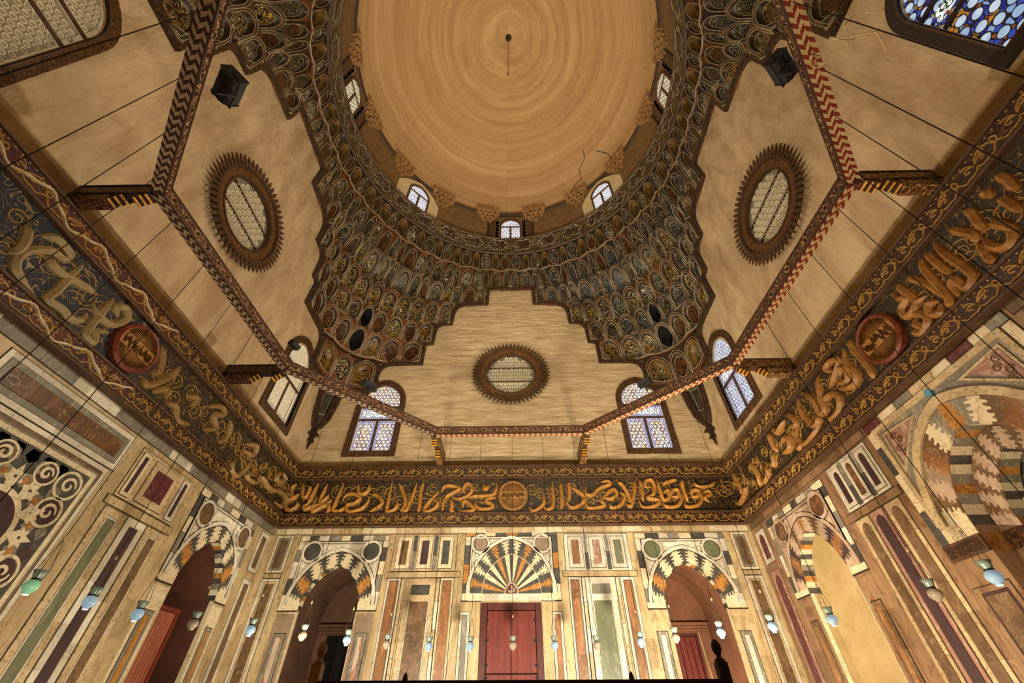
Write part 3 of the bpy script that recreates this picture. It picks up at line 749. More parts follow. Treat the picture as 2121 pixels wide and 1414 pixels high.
# ---------------------------------------------------------------- marble dado
BAR1 = [(.02,'cream_marble',.02),(.0,'breccia',.025)]
def group3(F, P, u0, u1, z0, z1, bars, bg='breccia', arch=False):
    """upper group: three framed upright bars"""
    slab(F, P, u0, z0, u1, z1, [(0, bg, .015)], 'marble_field')
    n = len(bars); w = (u1-u0)/n
    for i, m in enumerate(bars):
        a = u0+w*i
        if i: tiled(F, P, a-.09, z0+.02, a+.09, z1-.02, ['grey_marble','slate'], .7, .022)
        slab(F, P, a+w*.17, z0+.1, a+w*.83, z1-.1, [(0,'white_marble' if bg != 'breccia' else 'cream_marble',.025),(w*.17, m, .03)], 'marble_panel', .01, top='arch' if arch else 'flat')
def lower(F, P, spec, z0=.5, ztop=5.86, arch=False):
    for u0, u1, mats in spec:
        slab(F, P, u0, z0, u1, ztop, mats, 'tall_marble_panel', top='arch' if arch else 'flat')
W, O_, BR = 'white_marble', 'orange_marble', 'breccia'
def rails(F, P, mat_, segs, z):
    for a, b in segs: tiled(F, P, a, z-.1, b, z+.1, [mat_], 1.6, .028, 'marble_rail', horiz=True)
# back wall
P = W_B
tiled(FB, P, -10.4, 7.62, 10.4, 7.86, ['stone_cream','cream_marble','breccia'], 1.3, .03, 'marble_rail', horiz=True)
group3(FB, P, -5.03, -2.34, 6.14, 7.56, ['brown_marble','purple_marble','slate'])
group3(FB, P, 2.3, 5.03, 6.12, 7.54, [O_,'rose_marble','green_marble'], 'white_marble')
rails(FB, P, 'stone_cream', [(-5.2,-2.1),(2.15,5.2)], 6.0)
lower(FB, P, [(-5.05,-4.52,[(0,W,.03),(.07,'grey_marble',.02),(.03,O_,.03)]),
              (-4.27,-3.05,[(0,BR,.025),(.2,W,.03),(.05,'brown_marble',.035)]),
              (-2.87,-2.35,[(0,'cream_marble',.03),(.06,'breccia',.02),(.03,O_,.03)]),
              (2.35,2.85,[(0,W,.03),(.07,'grey_marble',.02),(.03,O_,.03)]),
              (3.05,4.2,[(0,W,.025),(.2,'cream_marble',.03),(.04,'green_marble',.035)]),
              (4.47,5.02,[(0,W,.03),(.1,'grey_marble',.02),(.03,O_,.03)])])
for u, m in ((-3.66,'slate'),(3.63,'grey_marble')):
    slab(FB, P, u-.6, 5.05, u+.6, 5.86, [(0,W if u > 0 else BR,.04),(.24,m,.048)], 'marble_panel')
for u, ms in ((-4.42,['breccia','stone_cream']),(-2.97,['breccia','white_marble']),(2.95,['white_marble','breccia']),(4.33,['breccia','cream_marble'])):
    tiled(FB, P, u-.06, .5, u+.06, 5.86, ms, .9, .022)
for u, m in ((-1.8,'grey_marble'),(1.8,'orange_marble')):
    slab(FB, P, u-.19, .5, u+.19, 4.68, [(0,W,.03),(.09,m,.03)], 'tall_marble_panel')
for s, m in ((-1,'brown_marble'),(1,'brown_marble')):
    a, b = sorted((s*9.55, s*10.25))
    slab(FB, P, a, 6.12, b, 7.56, [(0,'cream_marble',.025),(.09,'grey_marble',.02),(.1,m,.03)])
    slab(FB, P, a, .5, b, 5.88, [(0,'white_marble',.025),(.1,'breccia',.02),(.09,m,.03)], 'tall_marble_panel')
    tiled(FB, P, a, 5.92, b, 6.08, ['stone_cream'], 2, .03, 'marble_rail', horiz=True)
def jambs(F, P, uc, hw, u0, u1, zt, dark='grey_marble', mid='pink_marble', ground='rose_marble'):
    for a, b in ((u0+.03, uc-hw-.03), (uc+hw+.03, u1-.03)):
        slab(F, P, a, .5, b, zt-.12, [(0, ground, .012)], 'tall_marble_panel', joint=False)
        m = (a+b)/2; q = (b-a)*.3
        slab(F, P, m-q, .5, m+q, zt-.75, [(0,dark,.02),(q*.55,mid,.026)], 'tall_marble_panel', .006)
for (uc, hw, zs, h), u0, u1, ds, g in ((REC_B[0],-9.2,-5.32,'slate','taupe_marble'),(REC_B[1],5.36,9.22,'green_marble','stone_cream')):
    arch_panel(FB, P, uc, u0, u1, 4.78, 7.55, (hw, zs, h), (1.7, 4.95, 1.97), (1.27, 6.9), disc=ds)
    jambs(FB, P, uc, hw, u0, u1, 4.78, 'grey_marble', 'pink_marble' if uc < 0 else 'white_marble', g)
# panel over the door
I, O = arch_panel(FB, P, .02, -1.97, 2.0, 5.08, 7.7, (1.2,5.3,1.47), (1.72,5.3,2.06), (1.33,7.17), fan=True, rr=.29, disc='taupe_marble', frame_mats=('slate','ochre_marble','slate','cream_marble'))
mb = MB(); fprism(mb, FB, [(-1.72,5.06),(-1.72,5.3),(1.76,5.3),(1.76,5.06)][::-1], 0, .025, 0); mb.build('lintel', ['white_marble'], P)
fanseq = ['slate','ochre_marble','slate','cream_marble','slate','cream_marble','slate','ochre_marble','slate','cream_marble']
fanseq = fanseq+['slate']+fanseq[::-1]
HUB = parch(.02, .3, 5.3, .44, 48)
joggled(FB, P, HUB, O, 21, fanseq, 0, .022, 'fan_of_voussoirs', plain=.62)
mb = MB(); ringband(mb, FB, [(a*.985+.0003, 5.3+(b-5.3)*.985) for a, b in I], I, .02, .05, 0, False)
mb.build('moulding', ['cream_marble'], P)
mb = MB(); h2 = parch(.02,.235,5.305,.36,24); fprism(mb, FB, HUB[::-1], .0, .03, 0); fprism(mb, FB, h2[::-1], .03, .036, 1)
ringband(mb, FB, h2, parch(.02,.262,5.305,.4,24), .03, .045, 2, False)
fan_o = mb.build('hub_medallion', ['grey_marble','porphyry','cream_marble'], P)
mb = MB()   # the word written in the medallion
for st in ([(.15,5.5),(.15,5.36)],[(.09,5.53),(.09,5.36),(.03,5.36)],[(.03,5.54),(.03,5.36),(-.03,5.36)],[(-.03,5.36),(-.06,5.42),(-.1,5.38),(-.06,5.35),(-.03,5.36)],[(0.0,5.56),(.03,5.58),(.06,5.56)]):
    stroke(mb, FB, catmull(st,3), .014, .015, .036, 0, 1., [(-1,0),(-.6,1),(.6,1),(1,0)])
mb.build('medallion_script', ['cream_marble'], fan_o)
# left wall
P = W_L
tiled(FL, P, -10.4, 7.58, 10.4, 7.86, ['grey_marble','white_marble','grey_marble'], 1.2, .03, 'marble_rail', horiz=True)
rec = (7.15,1.2,4.72,1.62)
arch_panel(FL, P, 7.15, 5.2, 9.02, 4.72, 7.5, (1.2,4.72,1.62), (1.7,4.9,1.95), (1.27,6.85), disc='brown_marble')
jambs(FL, P, 7.15, 1.2, 5.2, 9.02, 4.72, 'grey_marble', 'ochre_marble', 'cream_marble')
for s in (-1, 1):
    a, b = sorted((s*2.27, s*4.66))
    slab(FL, P, a, 6.05, b, 7.4, [(0,'breccia',.015)], 'marble_field')
    c = (a+b)/2
    slab(FL, P, c-.55, 6.15, c+.55, 7.3, [(0,'ochre_marble' if False else 'breccia',.03),(.2,'porphyry',.036)], 'marble_panel', .01)
    slab(FL, P, a+.1, 6.12, a+.42, 7.32, [(0,'cream_marble',.025),(.1,'purple_marble',.03)], 'marble_panel', .01)
    slab(FL, P, b-.42, 6.12, b-.1, 7.32, [(0,'white_marble',.025),(.1,'purple_marble',.03)], 'marble_panel', .01)
    lower(FL, P, [(a,a+.78,[(0,BR,.025),(.2,W,.0305),(.05,'green_marble',.035)]),(a+.84,b-.84,[(0,W,.025),(.2,'purple_marble',.035)]),(b-.78,b,[(0,'breccia',.025),(.2,'cream_marble',.03),(.05,'brown_marble',.035)])], .5, 5.75)
    rails(FL, P, 'stone_cream', [(a-.15,b+.15)], 5.9)
    a, b = sorted((s*9.56, s*10.18))
    slab(FL, P, a, 6.0, b, 7.46, [(0,W,.025),(.15,'brown_marble',.03)])
    slab(FL, P, a, .5, b, 5.7, [(0,W,.025),(.15,'brown_marble',.03)], 'tall_marble_panel')
slab(FL, P, -1.98, 6.5, 1.86, 7.46, [(0,'white_marble',.02),(.14,'grey_marble',.026),(.14,'dark_breccia',.034)], 'breccia_panel')
slab(FL, P, -1.98, 2.55, 1.72, 6.46, [(0,'white_marble',.02),(.12,'brown_marble',.024)], 'mosaic_frame')
# mosaic of lilies and scrolls around a dark roundel
mz = (-.12, 4.5); mo = MB(); m_ = ['slate','cream_marble','grey_marble','ochre_marble','purple_marble','brown_marble','blue_enamel']
q0, q1, q2, q3 = -1.8, 2.72, 1.55, 6.26
fbox(mo, FL, q0, q2*0+q1, q2, q3, 0, .03, 2)
fbox(mo, FL, q0+.05, q1+.05, q2-.05, q3-.05, 0, .032, 1); fbox(mo, FL, q0+.16, q1+.16, q2-.16, q3-.16, 0, .035, 0)
mosaic = mo.build('mosaic_ground', m_, P)
mo = MB(); D = .06
fprism(mo, FL, circle(*mz, .62, 40), .03, D+.02, 4); ringband(mo, FL, circle(*mz,.62,40), circle(*mz,.74,40), .03, D+.012, 1)
for k in range(12):
    a = 2*PI*k/12; ca, sa = math.cos(a), math.sin(a)
    T = lambda r, t: (mz[0]+r*ca-t*sa, mz[1]+r*sa+t*ca)
    lily = [T(.72,-.05),T(.84,-.12),T(.9,-.22),T(.97,-.14),T(1.08,-.17),T(1.06,-.07),T(1.24,0),T(1.06,.07),T(1.08,.17),T(.97,.14),T(.9,.22),T(.84,.12),T(.72,.05)]
    if max(abs(p[0]-mz[0]) for p in lily) < 1.5: fprism(mo, FL, lily, .03, D, 1); fprism(mo, FL, circle(*T(.95,0),.035,8), .03, D+.004, 0)
    a = 2*PI*(k+.5)/12; ca, sa = math.cos(a), math.sin(a)
    T2 = lambda r, t: (mz[0]+r*ca-t*sa, mz[1]+r*sa+t*ca)
    for r0, mm in ((1.0, 3), (1.36, 5)):
        hexa = [T2(r0-.17,0),T2(r0-.08,-.13),T2(r0+.08,-.13),T2(r0+.17,0),T2(r0+.08,.13),T2(r0-.08,.13)]
        if all(q0+.2 < p[0] < q2-.2 and q1+.2 < p[1] < q3-.2 for p in hexa):
            fprism(mo, FL, hexa, .03, D-.006, 2); fprism(mo, FL, circle(*T2(r0,0),.075,12), .03, D-.002, mm)
for su in (-1, 1):
    for sv in (-1, 1):
        for du, dv, sc in ((.38,.38,1.),(.4,1.0,1.),(1.0,.36,.8)):
            cu = (q0+.16+du) if su < 0 else (q2-.16-du); cvv = (q1+.16+dv) if sv < 0 else (q3-.16-dv)
            fprism(mo, FL, circle(cu, cvv, .27*sc, 8, None, PI/8), .03, D-(.012 if du == .38 else .0135), 4 if du != .38 else 0)
            ringband(mo, FL, circle(cu,cvv,.27*sc,24), circle(cu,cvv,.33*sc,24), .03, D+.006, 1)
            pts = [(cu+su*(.19*(1-k/22))*sc*math.cos(.45*k), cvv+sv*(.19*(1-k/22))*sc*math.sin(.45*k)) for k in range(17)]
            stroke(mo, FL, pts, .035, .012, D, 1, .5, [(-1,0),(-.9,1),(.9,1),(1,0)])
    for k in range(5):
        v = q1+1.1+k*.45; cu = (q0+.36) if su < 0 else (q2-.36)
        fprism(mo, FL, [(cu-.14,v),(cu,v-.18),(cu+.14,v),(cu,v+.18)], .03, D-.018, 4 if k % 2 else 2)
        u = q0+.95+k*.38
        for vv in (q1+.34, q3-.34): fprism(mo, FL, [(u-.15,vv-.05),(u,vv-.15),(u+.15,vv-.05),(u+.1,vv+.13),(u-.1,vv+.13)], .03, D-.0155, 4 if k % 2 else 2)
mo.build('mosaic_inlay', m_, mosaic)
# right wall
P = W_R
SEQ_R = ['blush_marble','purple_marble','orange_marble','purple_marble','blush_marble','brown_marble','blush_marble']
SEQ_R = SEQ_R+['orange_marble']+SEQ_R[::-1]
tiled(FRt, P, -10.4, 7.62, -2.45, 7.86, ['stone_rose','brown_marble'], 1.3, .03, 'marble_rail', horiz=True)
tiled(FRt, P, 2.45, 7.62, 10.4, 7.86, ['stone_rose','brown_marble'], 1.3, .03, 'marble_rail', horiz=True)
for s in (-1, 1):
    a, b = sorted((s*2.62, s*4.55))
    group3(FRt, P, a, b, 6.2, 7.56, ['purple_marble','dark_breccia','purple_marble'], 'white_marble', True)
    rails(FRt, P, 'stone_rose', [(a-.2,b+.2)], 6.06)
    w3 = (b-a)/3
    lower(FRt, P, [(a+w3*i+.03,a+w3*(i+1)-.03,[(0,'breccia' if i != 1 else 'rose_marble',.025),(.13,['brown_marble','purple_marble','brown_marble'][i],.036)]) for i in range(3)], .5, 5.92, True)
    a, b = sorted((s*9.5, s*10.2))
    slab(FRt, P, a, 6.2, b, 7.4, [(0,W,.025),(.16,'porphyry',.03)], top='arch')
    slab(FRt, P, a, .5, b, 5.9, [(0,'rose_marble',.025),(.16,'porphyry',.03)], 'tall_marble_panel', top='arch')
arch_panel(FRt, P, -7.0, -9.12, -5.0, 4.8, 7.5, (1.25,4.8,1.66), (1.75,4.95,2.0), (1.3,6.9), disc='dark_breccia', tone='blush_marble', seq=SEQ_R)
jambs(FRt, P, -7.0, 1.25, -9.12, -5.0, 4.8, 'brown_marble', 'orange_marble', 'stone_rose')
# the great niche of the right wall
I = parch(0, 1.3, 4.75, 1.73, 48); O = parch(0, 1.84, 4.9, 2.19, 48)
a, b = -2.34, 2.34
tiled(FRt, P, a, 7.6, b, 7.84, ['cream_marble','porphyry','cream_marble','grey_marble','breccia'], .62, .03, 'panel_border', horiz=True)
for x in (a, b-.22): tiled(FRt, P, x, 4.57, x+.22, 7.58, ['slate','cream_marble'], .8, .03, 'panel_border')
O1 = parch(0, 1.85, 4.9, 2.2, 48); O2 = parch(0, 2.04, 4.9, 2.4, 48)
zt = 7.58; x0, x1 = a+.24, b-.24
mb = MB(); fprism(mb, FRt, ([(x0,4.9),(x0,zt),(x1,zt),(x1,4.9)]+O1[::-1])[::-1], 0, .02, 0); mb.build('spandrel', ['grey_marble'], P)
mb = MB(); ringband(mb, FRt, O1, O2, 0, .09, 0, False)
ringband(mb, FRt, [(x0,4.95),(x0,zt),(x1,zt),(x1,4.95)], [(x0+.13,4.95),(x0+.13,zt-.13),(x1-.13,zt-.13),(x1-.13,4.95)], 0, .08, 0, False)
for s in (-1, 1):
    tri = [(s*.7,7.27),(s*1.86,7.36),(s*1.92,6.3)]; c = (s*1.56, 7.0)
    inn = [(p[0]+(c[0]-p[0])*.16, p[1]+(c[1]-p[1])*.16) for p in tri]
    ringband(mb, FRt, inn, tri, .02, .06, 0)
mb.build('moulding', ['breccia'], P)
mb = MB()
for s in (-1, 1):
    tri = [(s*.95,7.24),(s*1.78,7.3),(s*1.82,6.5)]; fprism(mb, FRt, tri if s < 0 else tri[::-1], .0, .035, 0)
    for k in range(4):
        cu, cv2 = s*(1.6+.03*k-.13*(k % 2)), 7.15-.16*k
        stroke(mb, FRt, [(cu+(.1-.005*j)*math.cos(.6*j), cv2+(.1-.005*j)*math.sin(.6*j)) for j in range(15)], .016, .02, .035, 1, 1., [(-1,0),(-.6,1),(.6,1),(1,0)])
mb.build('carved_spandrel', ['rose_marble','brown_marble'], P)
mb = MB()
for u in (0,): fprism(mb, FRt, circle(u, 7.42, .09, 20), 0, .11, 0)
mb.build('enamel_boss', ['blue_enamel'], P)
sq = ['cream_marble','brown_marble','blush_marble','taupe_marble','orange_marble','brown_marble','cream_marble','grey_marble','cream_marble']
joggled(FRt, P, I, O, 17, sq[:8]+['ochre_marble']+sq[:8][::-1], 0, .024)
mb = MB()
for s in (-1, 1):
    u0, u1 = sorted((s*1.31, s*2.32)); fbox(mb, FRt, u0, 4.57, u1, 4.97, 0, .02, 0)
mb.build('springer_block', ['cream_marble'], P)
for s in (-1, 1):   # wooden inscription band at the springing, folding into the niche
    u0, u1 = sorted((s*1.3, s*2.34))
    mb = MB(); fbox(mb, FRt, u0, 4.24, u1, 4.57, 0, .06, 0); fbox(mb, FRt, u0+.06, 4.29, u1-.06, 4.52, .05, .07, 1); mb.build('wooden_script_band', ['frieze_rail','border_ground'], P)
    slab(FRt, P, min(s*1.42,s*2.3), .5, max(s*1.42,s*2.3), 3.7, [(0,'stone_rose',.02),(.12,'purple_marble',.024),(.05,'brown_marble',.03)], 'tall_marble_panel')
STRIPE = ['slate','cream_marble','grey_marble','ochre_marble','grey_marble','cream_marble','slate','cream_marble','grey_marble','ochre_marble','grey_marble','cream_marble','slate']
def reveal(F, parent, contour, d0, d1, nst, seq, name='striped_reveal', zfrom=None):
    """soffit of an arch in coloured blocks"""
    names = sorted(set(seq)); mb = MB(); pts = contour; n = len(pts)-1
    for k in range(nst):
        i0, i1 = k*n/nst, (k+1)*n/nst; ss = [i0]+[i for i in range(int(i0)+1, int(math.ceil(i1)))]+[i1]; ps = []
        for t in ss:
            i = min(int(t), n-1); f = t-i; ps.append((pts[i][0]+(pts[i+1][0]-pts[i][0])*f, pts[i][1]+(pts[i+1][1]-pts[i][1])*f))
        m = names.index(seq[k % len(seq)])
        for j in range(len(ps)-1):
            mb.poly([F(*ps[j],d0), F(*ps[j+1],d0), F(*ps[j+1],d1), F(*ps[j],d1)], m)
    return mb.build(name, names, parent)
reveal(FRt, P, I, 0, -.5, 21, STRIPE)
I2 = parch(0, .8, 4.57, 1.36, 48)
mb = MB(); outer = opening(0, 1.3, .02, 4.75, 1.73, 48); fholes(mb, FRt, outer, [opening(0,.8,.02,4.57,1.36,48)], -.5, 0)
for s in (-1, 1): mb.poly([FRt(s*1.3,.02,0),FRt(s*1.3,4.75,0),FRt(s*1.3,4.75,-.5),FRt(s*1.3,.02,-.5)], 1)
mb.build('niche_face', ['brown_marble','stone_rose'], P)
Ia = parch(0, 1.27, 4.75, 1.68, 48)
joggled(FRt, P, I2, Ia, 19, ['blush_marble','brown_marble']*9+['blush_marble'], -.5, -.48)
for s in (-1, 1):
    mb = MB(); u0, u1 = sorted((s*.8, s*1.3)); fbox(mb, FRt, u0, 4.24, u1, 4.57, -.5, -.45, 0)
    mb.poly([FRt(s*1.295,4.24,0),FRt(s*1.295,4.57,0),FRt(s*1.295,4.57,-.5),FRt(s*1.295,4.24,-.5)], 1); mb.build('wooden_script_band', ['border_ground','gilt_letter_right'], P)
reveal(FRt, P, I2, -.5, -.95, 19, STRIPE[3:]+STRIPE[:3])
mb = MB()   # concave inner niche
rings = []
for k in range(13):
    a = PI*k/12; rings.append((.8*-math.cos(a), -.95-.8*math.sin(a)))
for (x0_, d0_), (x1_, d1_) in zip(rings, rings[1:]):
    mb.poly([FRt(x0_,.02,d0_),FRt(x1_,.02,d1_),FRt(x1_,4.6,d1_),FRt(x0_,4.6,d0_)], 0)
    for j in range(6):
        f0, f1 = j/6, (j+1)/6; sc0, sc1 = math.cos(f0*PI/2), math.cos(f1*PI/2); z0, z1 = 4.6+1.36*math.sin(f0*PI/2), 4.6+1.36*math.sin(f1*PI/2)
        pt = lambda x, d, sc, z: FRt(x*sc, z, -.95+(d+.95)*sc)
        mb.poly([pt(x0_,d0_,sc0,z0),pt(x1_,d1_,sc0,z0),pt(x1_,d1_,sc1,z1),pt(x0_,d0_,sc1,z1)], j % 2)
for s in (-1, 1): mb.poly([FRt(s*.8,.02,-.5),FRt(s*.8,4.57,-.5),FRt(s*.8,4.57,-.95),FRt(s*.8,.02,-.95)], 2)
mb.build('inner_niche', ['grey_marble','slate','stone_rose'], P)

# ---------------------------------------------------------------- arched recesses
def recess(F, parent, uc, hw, zs, h, depth, side, back, name='arched_recess', stripes=.3, door=None):
    c = [(uc-hw,.02)]+parch(uc, hw, zs, h, 48)+[(uc+hw,.02)]
    mb = MB(); mb.loft([[F(u,v,0) for u,v in c], [F(u,v,-depth) for u,v in c]], 0, False)
    fholes(mb, F, c, [door] if door else [], -depth, 1)
    o = mb.build(name, [side, back], parent)
    mb = MB()
    for s in (-1, 1):
        x0, x1 = sorted((uc+s*hw, uc+s*(hw-.02))); fbox(mb, F, x0, .02, x1, zs, -.14, .012, 0)
    mb.build('jamb_trim', ['cream_marble'], parent)
    if stripes: reveal(F, parent, [(uc+(u-uc)*.995, v-.004) for u, v in parch(uc, hw, zs, h, 48)], 0, -stripes, 25, ['slate','cream_marble','ochre_marble','slate','grey_marble','cream_marble'])
    return o
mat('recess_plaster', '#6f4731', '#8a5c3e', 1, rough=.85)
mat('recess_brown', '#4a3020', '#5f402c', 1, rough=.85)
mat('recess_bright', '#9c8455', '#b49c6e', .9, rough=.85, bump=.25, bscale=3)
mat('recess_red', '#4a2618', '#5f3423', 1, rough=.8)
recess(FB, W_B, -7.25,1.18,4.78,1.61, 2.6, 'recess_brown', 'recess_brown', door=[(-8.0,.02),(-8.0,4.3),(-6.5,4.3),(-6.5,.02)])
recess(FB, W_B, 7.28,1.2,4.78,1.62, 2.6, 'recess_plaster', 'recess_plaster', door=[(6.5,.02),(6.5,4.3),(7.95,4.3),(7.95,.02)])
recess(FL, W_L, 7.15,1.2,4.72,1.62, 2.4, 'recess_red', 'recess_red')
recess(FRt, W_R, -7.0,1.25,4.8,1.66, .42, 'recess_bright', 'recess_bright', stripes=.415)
for u0, u1 in ((-8.42,-6.08),(6.12,8.44)):
    mb = MB()
    for z, dz, d in ((4.34,.1,.12),(4.44,.1,.2),(4.54,.12,.3)): fbox(mb, FB, u0+.02, z, u1-.02, z+dz, -2.6, -2.6+d, 0, .01)
    mb.build('cornice', ['recess_plaster' if u0 > 0 else 'recess_brown'], W_B)
# void behind the left-hand doorway, closed plank door behind the right-hand one
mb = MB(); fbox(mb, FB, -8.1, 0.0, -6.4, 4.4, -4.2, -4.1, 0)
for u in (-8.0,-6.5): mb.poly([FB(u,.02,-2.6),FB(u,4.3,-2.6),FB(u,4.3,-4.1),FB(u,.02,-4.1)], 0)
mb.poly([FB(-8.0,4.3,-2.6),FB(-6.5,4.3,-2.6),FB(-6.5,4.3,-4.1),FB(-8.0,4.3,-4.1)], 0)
mb.build('passage', ['niche_void'], W_B)  # near-black walls stand in for the unlit depth of the passage
def plank_door(name, F, u0, u1, z0, z1, d, n, m, fm, label):
    mb = MB(); fw = .12
    for a, b, c, e in ((u0,z0,u0+fw,z1),(u1-fw,z0,u1,z1),(u0+fw,z1-fw,u1-fw,z1)): fbox(mb, F, a, b, c, e, d-.06, d+.06, 0, .01)
    o = mb.build(name, [fm]); struct(o, label, 'door')
    w_ = (u1-u0-2*fw)/n
    for i in range(n):
        mb = MB(); fbox(mb, F, u0+fw+i*w_+.006, z0, u0+fw+(i+1)*w_-.006, z1-fw, d-.04, d+.02, 0, .012); mb.build('plank', [m], o)
    return o
plank_door('door_2', FB, 6.5, 7.95, .02, 4.3, -2.62, 5, 'wood_red', 'wood_red_dark', 'red plank door at the back of the right-hand recess of the back wall')
# open leaf standing in the left wall's recess
d3 = plank_door('door_3', FL, 5.95, 7.02, .05, 4.22, -.12, 6, 'wood_door', 'wood_red', 'pale red plank door leaf standing open in the left wall recess')
# bamboo-like pole leaning beside the plank door
mb = MB(); tube(mb, [FB(7.95,4.35,-2.45), FB(8.05,2.0,-2.3), FB(8.12,.03,-2.1)], .045, 8); tag(mb.build('wooden_pole', ['wood_pale']), 'pale wooden pole leaning upright beside the plank door in the right recess', 'pole')
# the double door in the middle of the back wall
mb = MB()
for a, b, c, e in ((-1.2,0.02,-.93,5.0),(.95,.02,1.2,5.0),(-.93,4.74,.95,5.0)): fbox(mb, FB, a, b, c, e, -.3, .02, 0, .01)
D1 = struct(mb.build('door_1', ['wood_red_dark']), 'red double door with hinges in the middle of the back wall', 'door')
for a, b in ((-.925,-.012),(.0,.945)):
    for z0, z1 in ((2.83,4.735),(.05,2.8)):
        mb = MB(); fbox(mb, FB, a, z0, b, z1, -.22, -.06, 0, .008)
        for i in range(4):
            x = a+(b-a)*i/4; fbox(mb, FB, x+.01, z0+.02, x+(b-a)/4-.004, z1-.02, -.065, -.05, 0, .004)
        lf = mb.build('door_leaf', ['wood_red'], D1)
for s, u in ((-1,-.96),(1,.975)):
    for z in (4.42,3.78,3.05,2.7):
        mb = MB(); fbox(mb, FB, u-.045, z-.045, u+.045, z+.045, -.02, .04, 0, .01); tube(mb, [FB(u-s*.05,z,.02), FB(u-s*.1,z,-.02)], .02, 6, 0); mb.build('hinge', ['iron'], D1)
# ---------------------------------------------------------------- windows
glass_pane('drum_pane', '#eef2ff', ['#c9d0f0','#ffffff','#d8b890','#e6ecff'], '#77747c', .3, 1.0, '#ffffff')
glass_pane('drum_pane_warm', '#efe6c8', ['#c8b888','#e8dcb8','#a89868'], '#6a5a3a', .3, .8)
WN = [0]
glow('daylight_white2', '#ffffff', .9)
SCRIPT = [[(.97,.95),(.95,.3),(.9,.12),(.84,.3)],[(.9,.9),(.88,.25)],[(.82,.75),(.74,.8),(.72,.5),(.8,.4),(.7,.15),(.6,.2),(.57,.4)],[(.62,.95),(.6,.3)],[(.52,.9),(.54,.35),(.45,.12),(.38,.35)],[(.46,.7),(.38,.78),(.34,.6),(.42,.5)],[(.3,.95),(.28,.3),(.2,.1),(.12,.25)],[(.22,.8),(.18,.35)],[(.12,.8),(.05,.7),(.08,.45),(.02,.2)]]
def pane(F, pts, d, m, parent, name='glass_pane'):
    mb = MB(); fprism(mb, F, pts, d-.03, d, 0, True); return mb.build(name, [m], parent)
def grille(F, pts_in, d, parent, s=.2, m='grille_white', r=.075, inset=.06, h=.03):
    """stucco screen: rows of raised rings filling the light"""
    us = [p[0] for p in pts_in]; vs = [p[1] for p in pts_in]
    def inside(u, v):
        c = False; n = len(pts_in)
        for i in range(n):
            (x1, y1), (x2, y2) = pts_in[i], pts_in[(i+1) % n]
            if (y1 > v) != (y2 > v) and u < (x2-x1)*(v-y1)/(y2-y1)+x1: c = not c
        return c
    mb = MB(); v = min(vs)+s*.6; row = 0
    while v < max(vs):
        u = min(us)+s*(.55 if row % 2 else 1.05)
        while u < max(us):
            if all(inside(u+a*(r+inset*.4), v+b*(r+inset*.4)) for a, b in ((1,0),(-1,0),(0,1),(0,-1))):
                lp = lambda q, dd: [F(a, b, dd) for a, b in circle(u, v, q, 10)]
                mb.loft([lp(r*1.25, d), lp(r*1.15, d+h), lp(r*.85, d+h), lp(r*.62, d)], 0)
            u += s
        v += s*.866; row += 1
    return mb.build('stucco_grille', [m], parent)
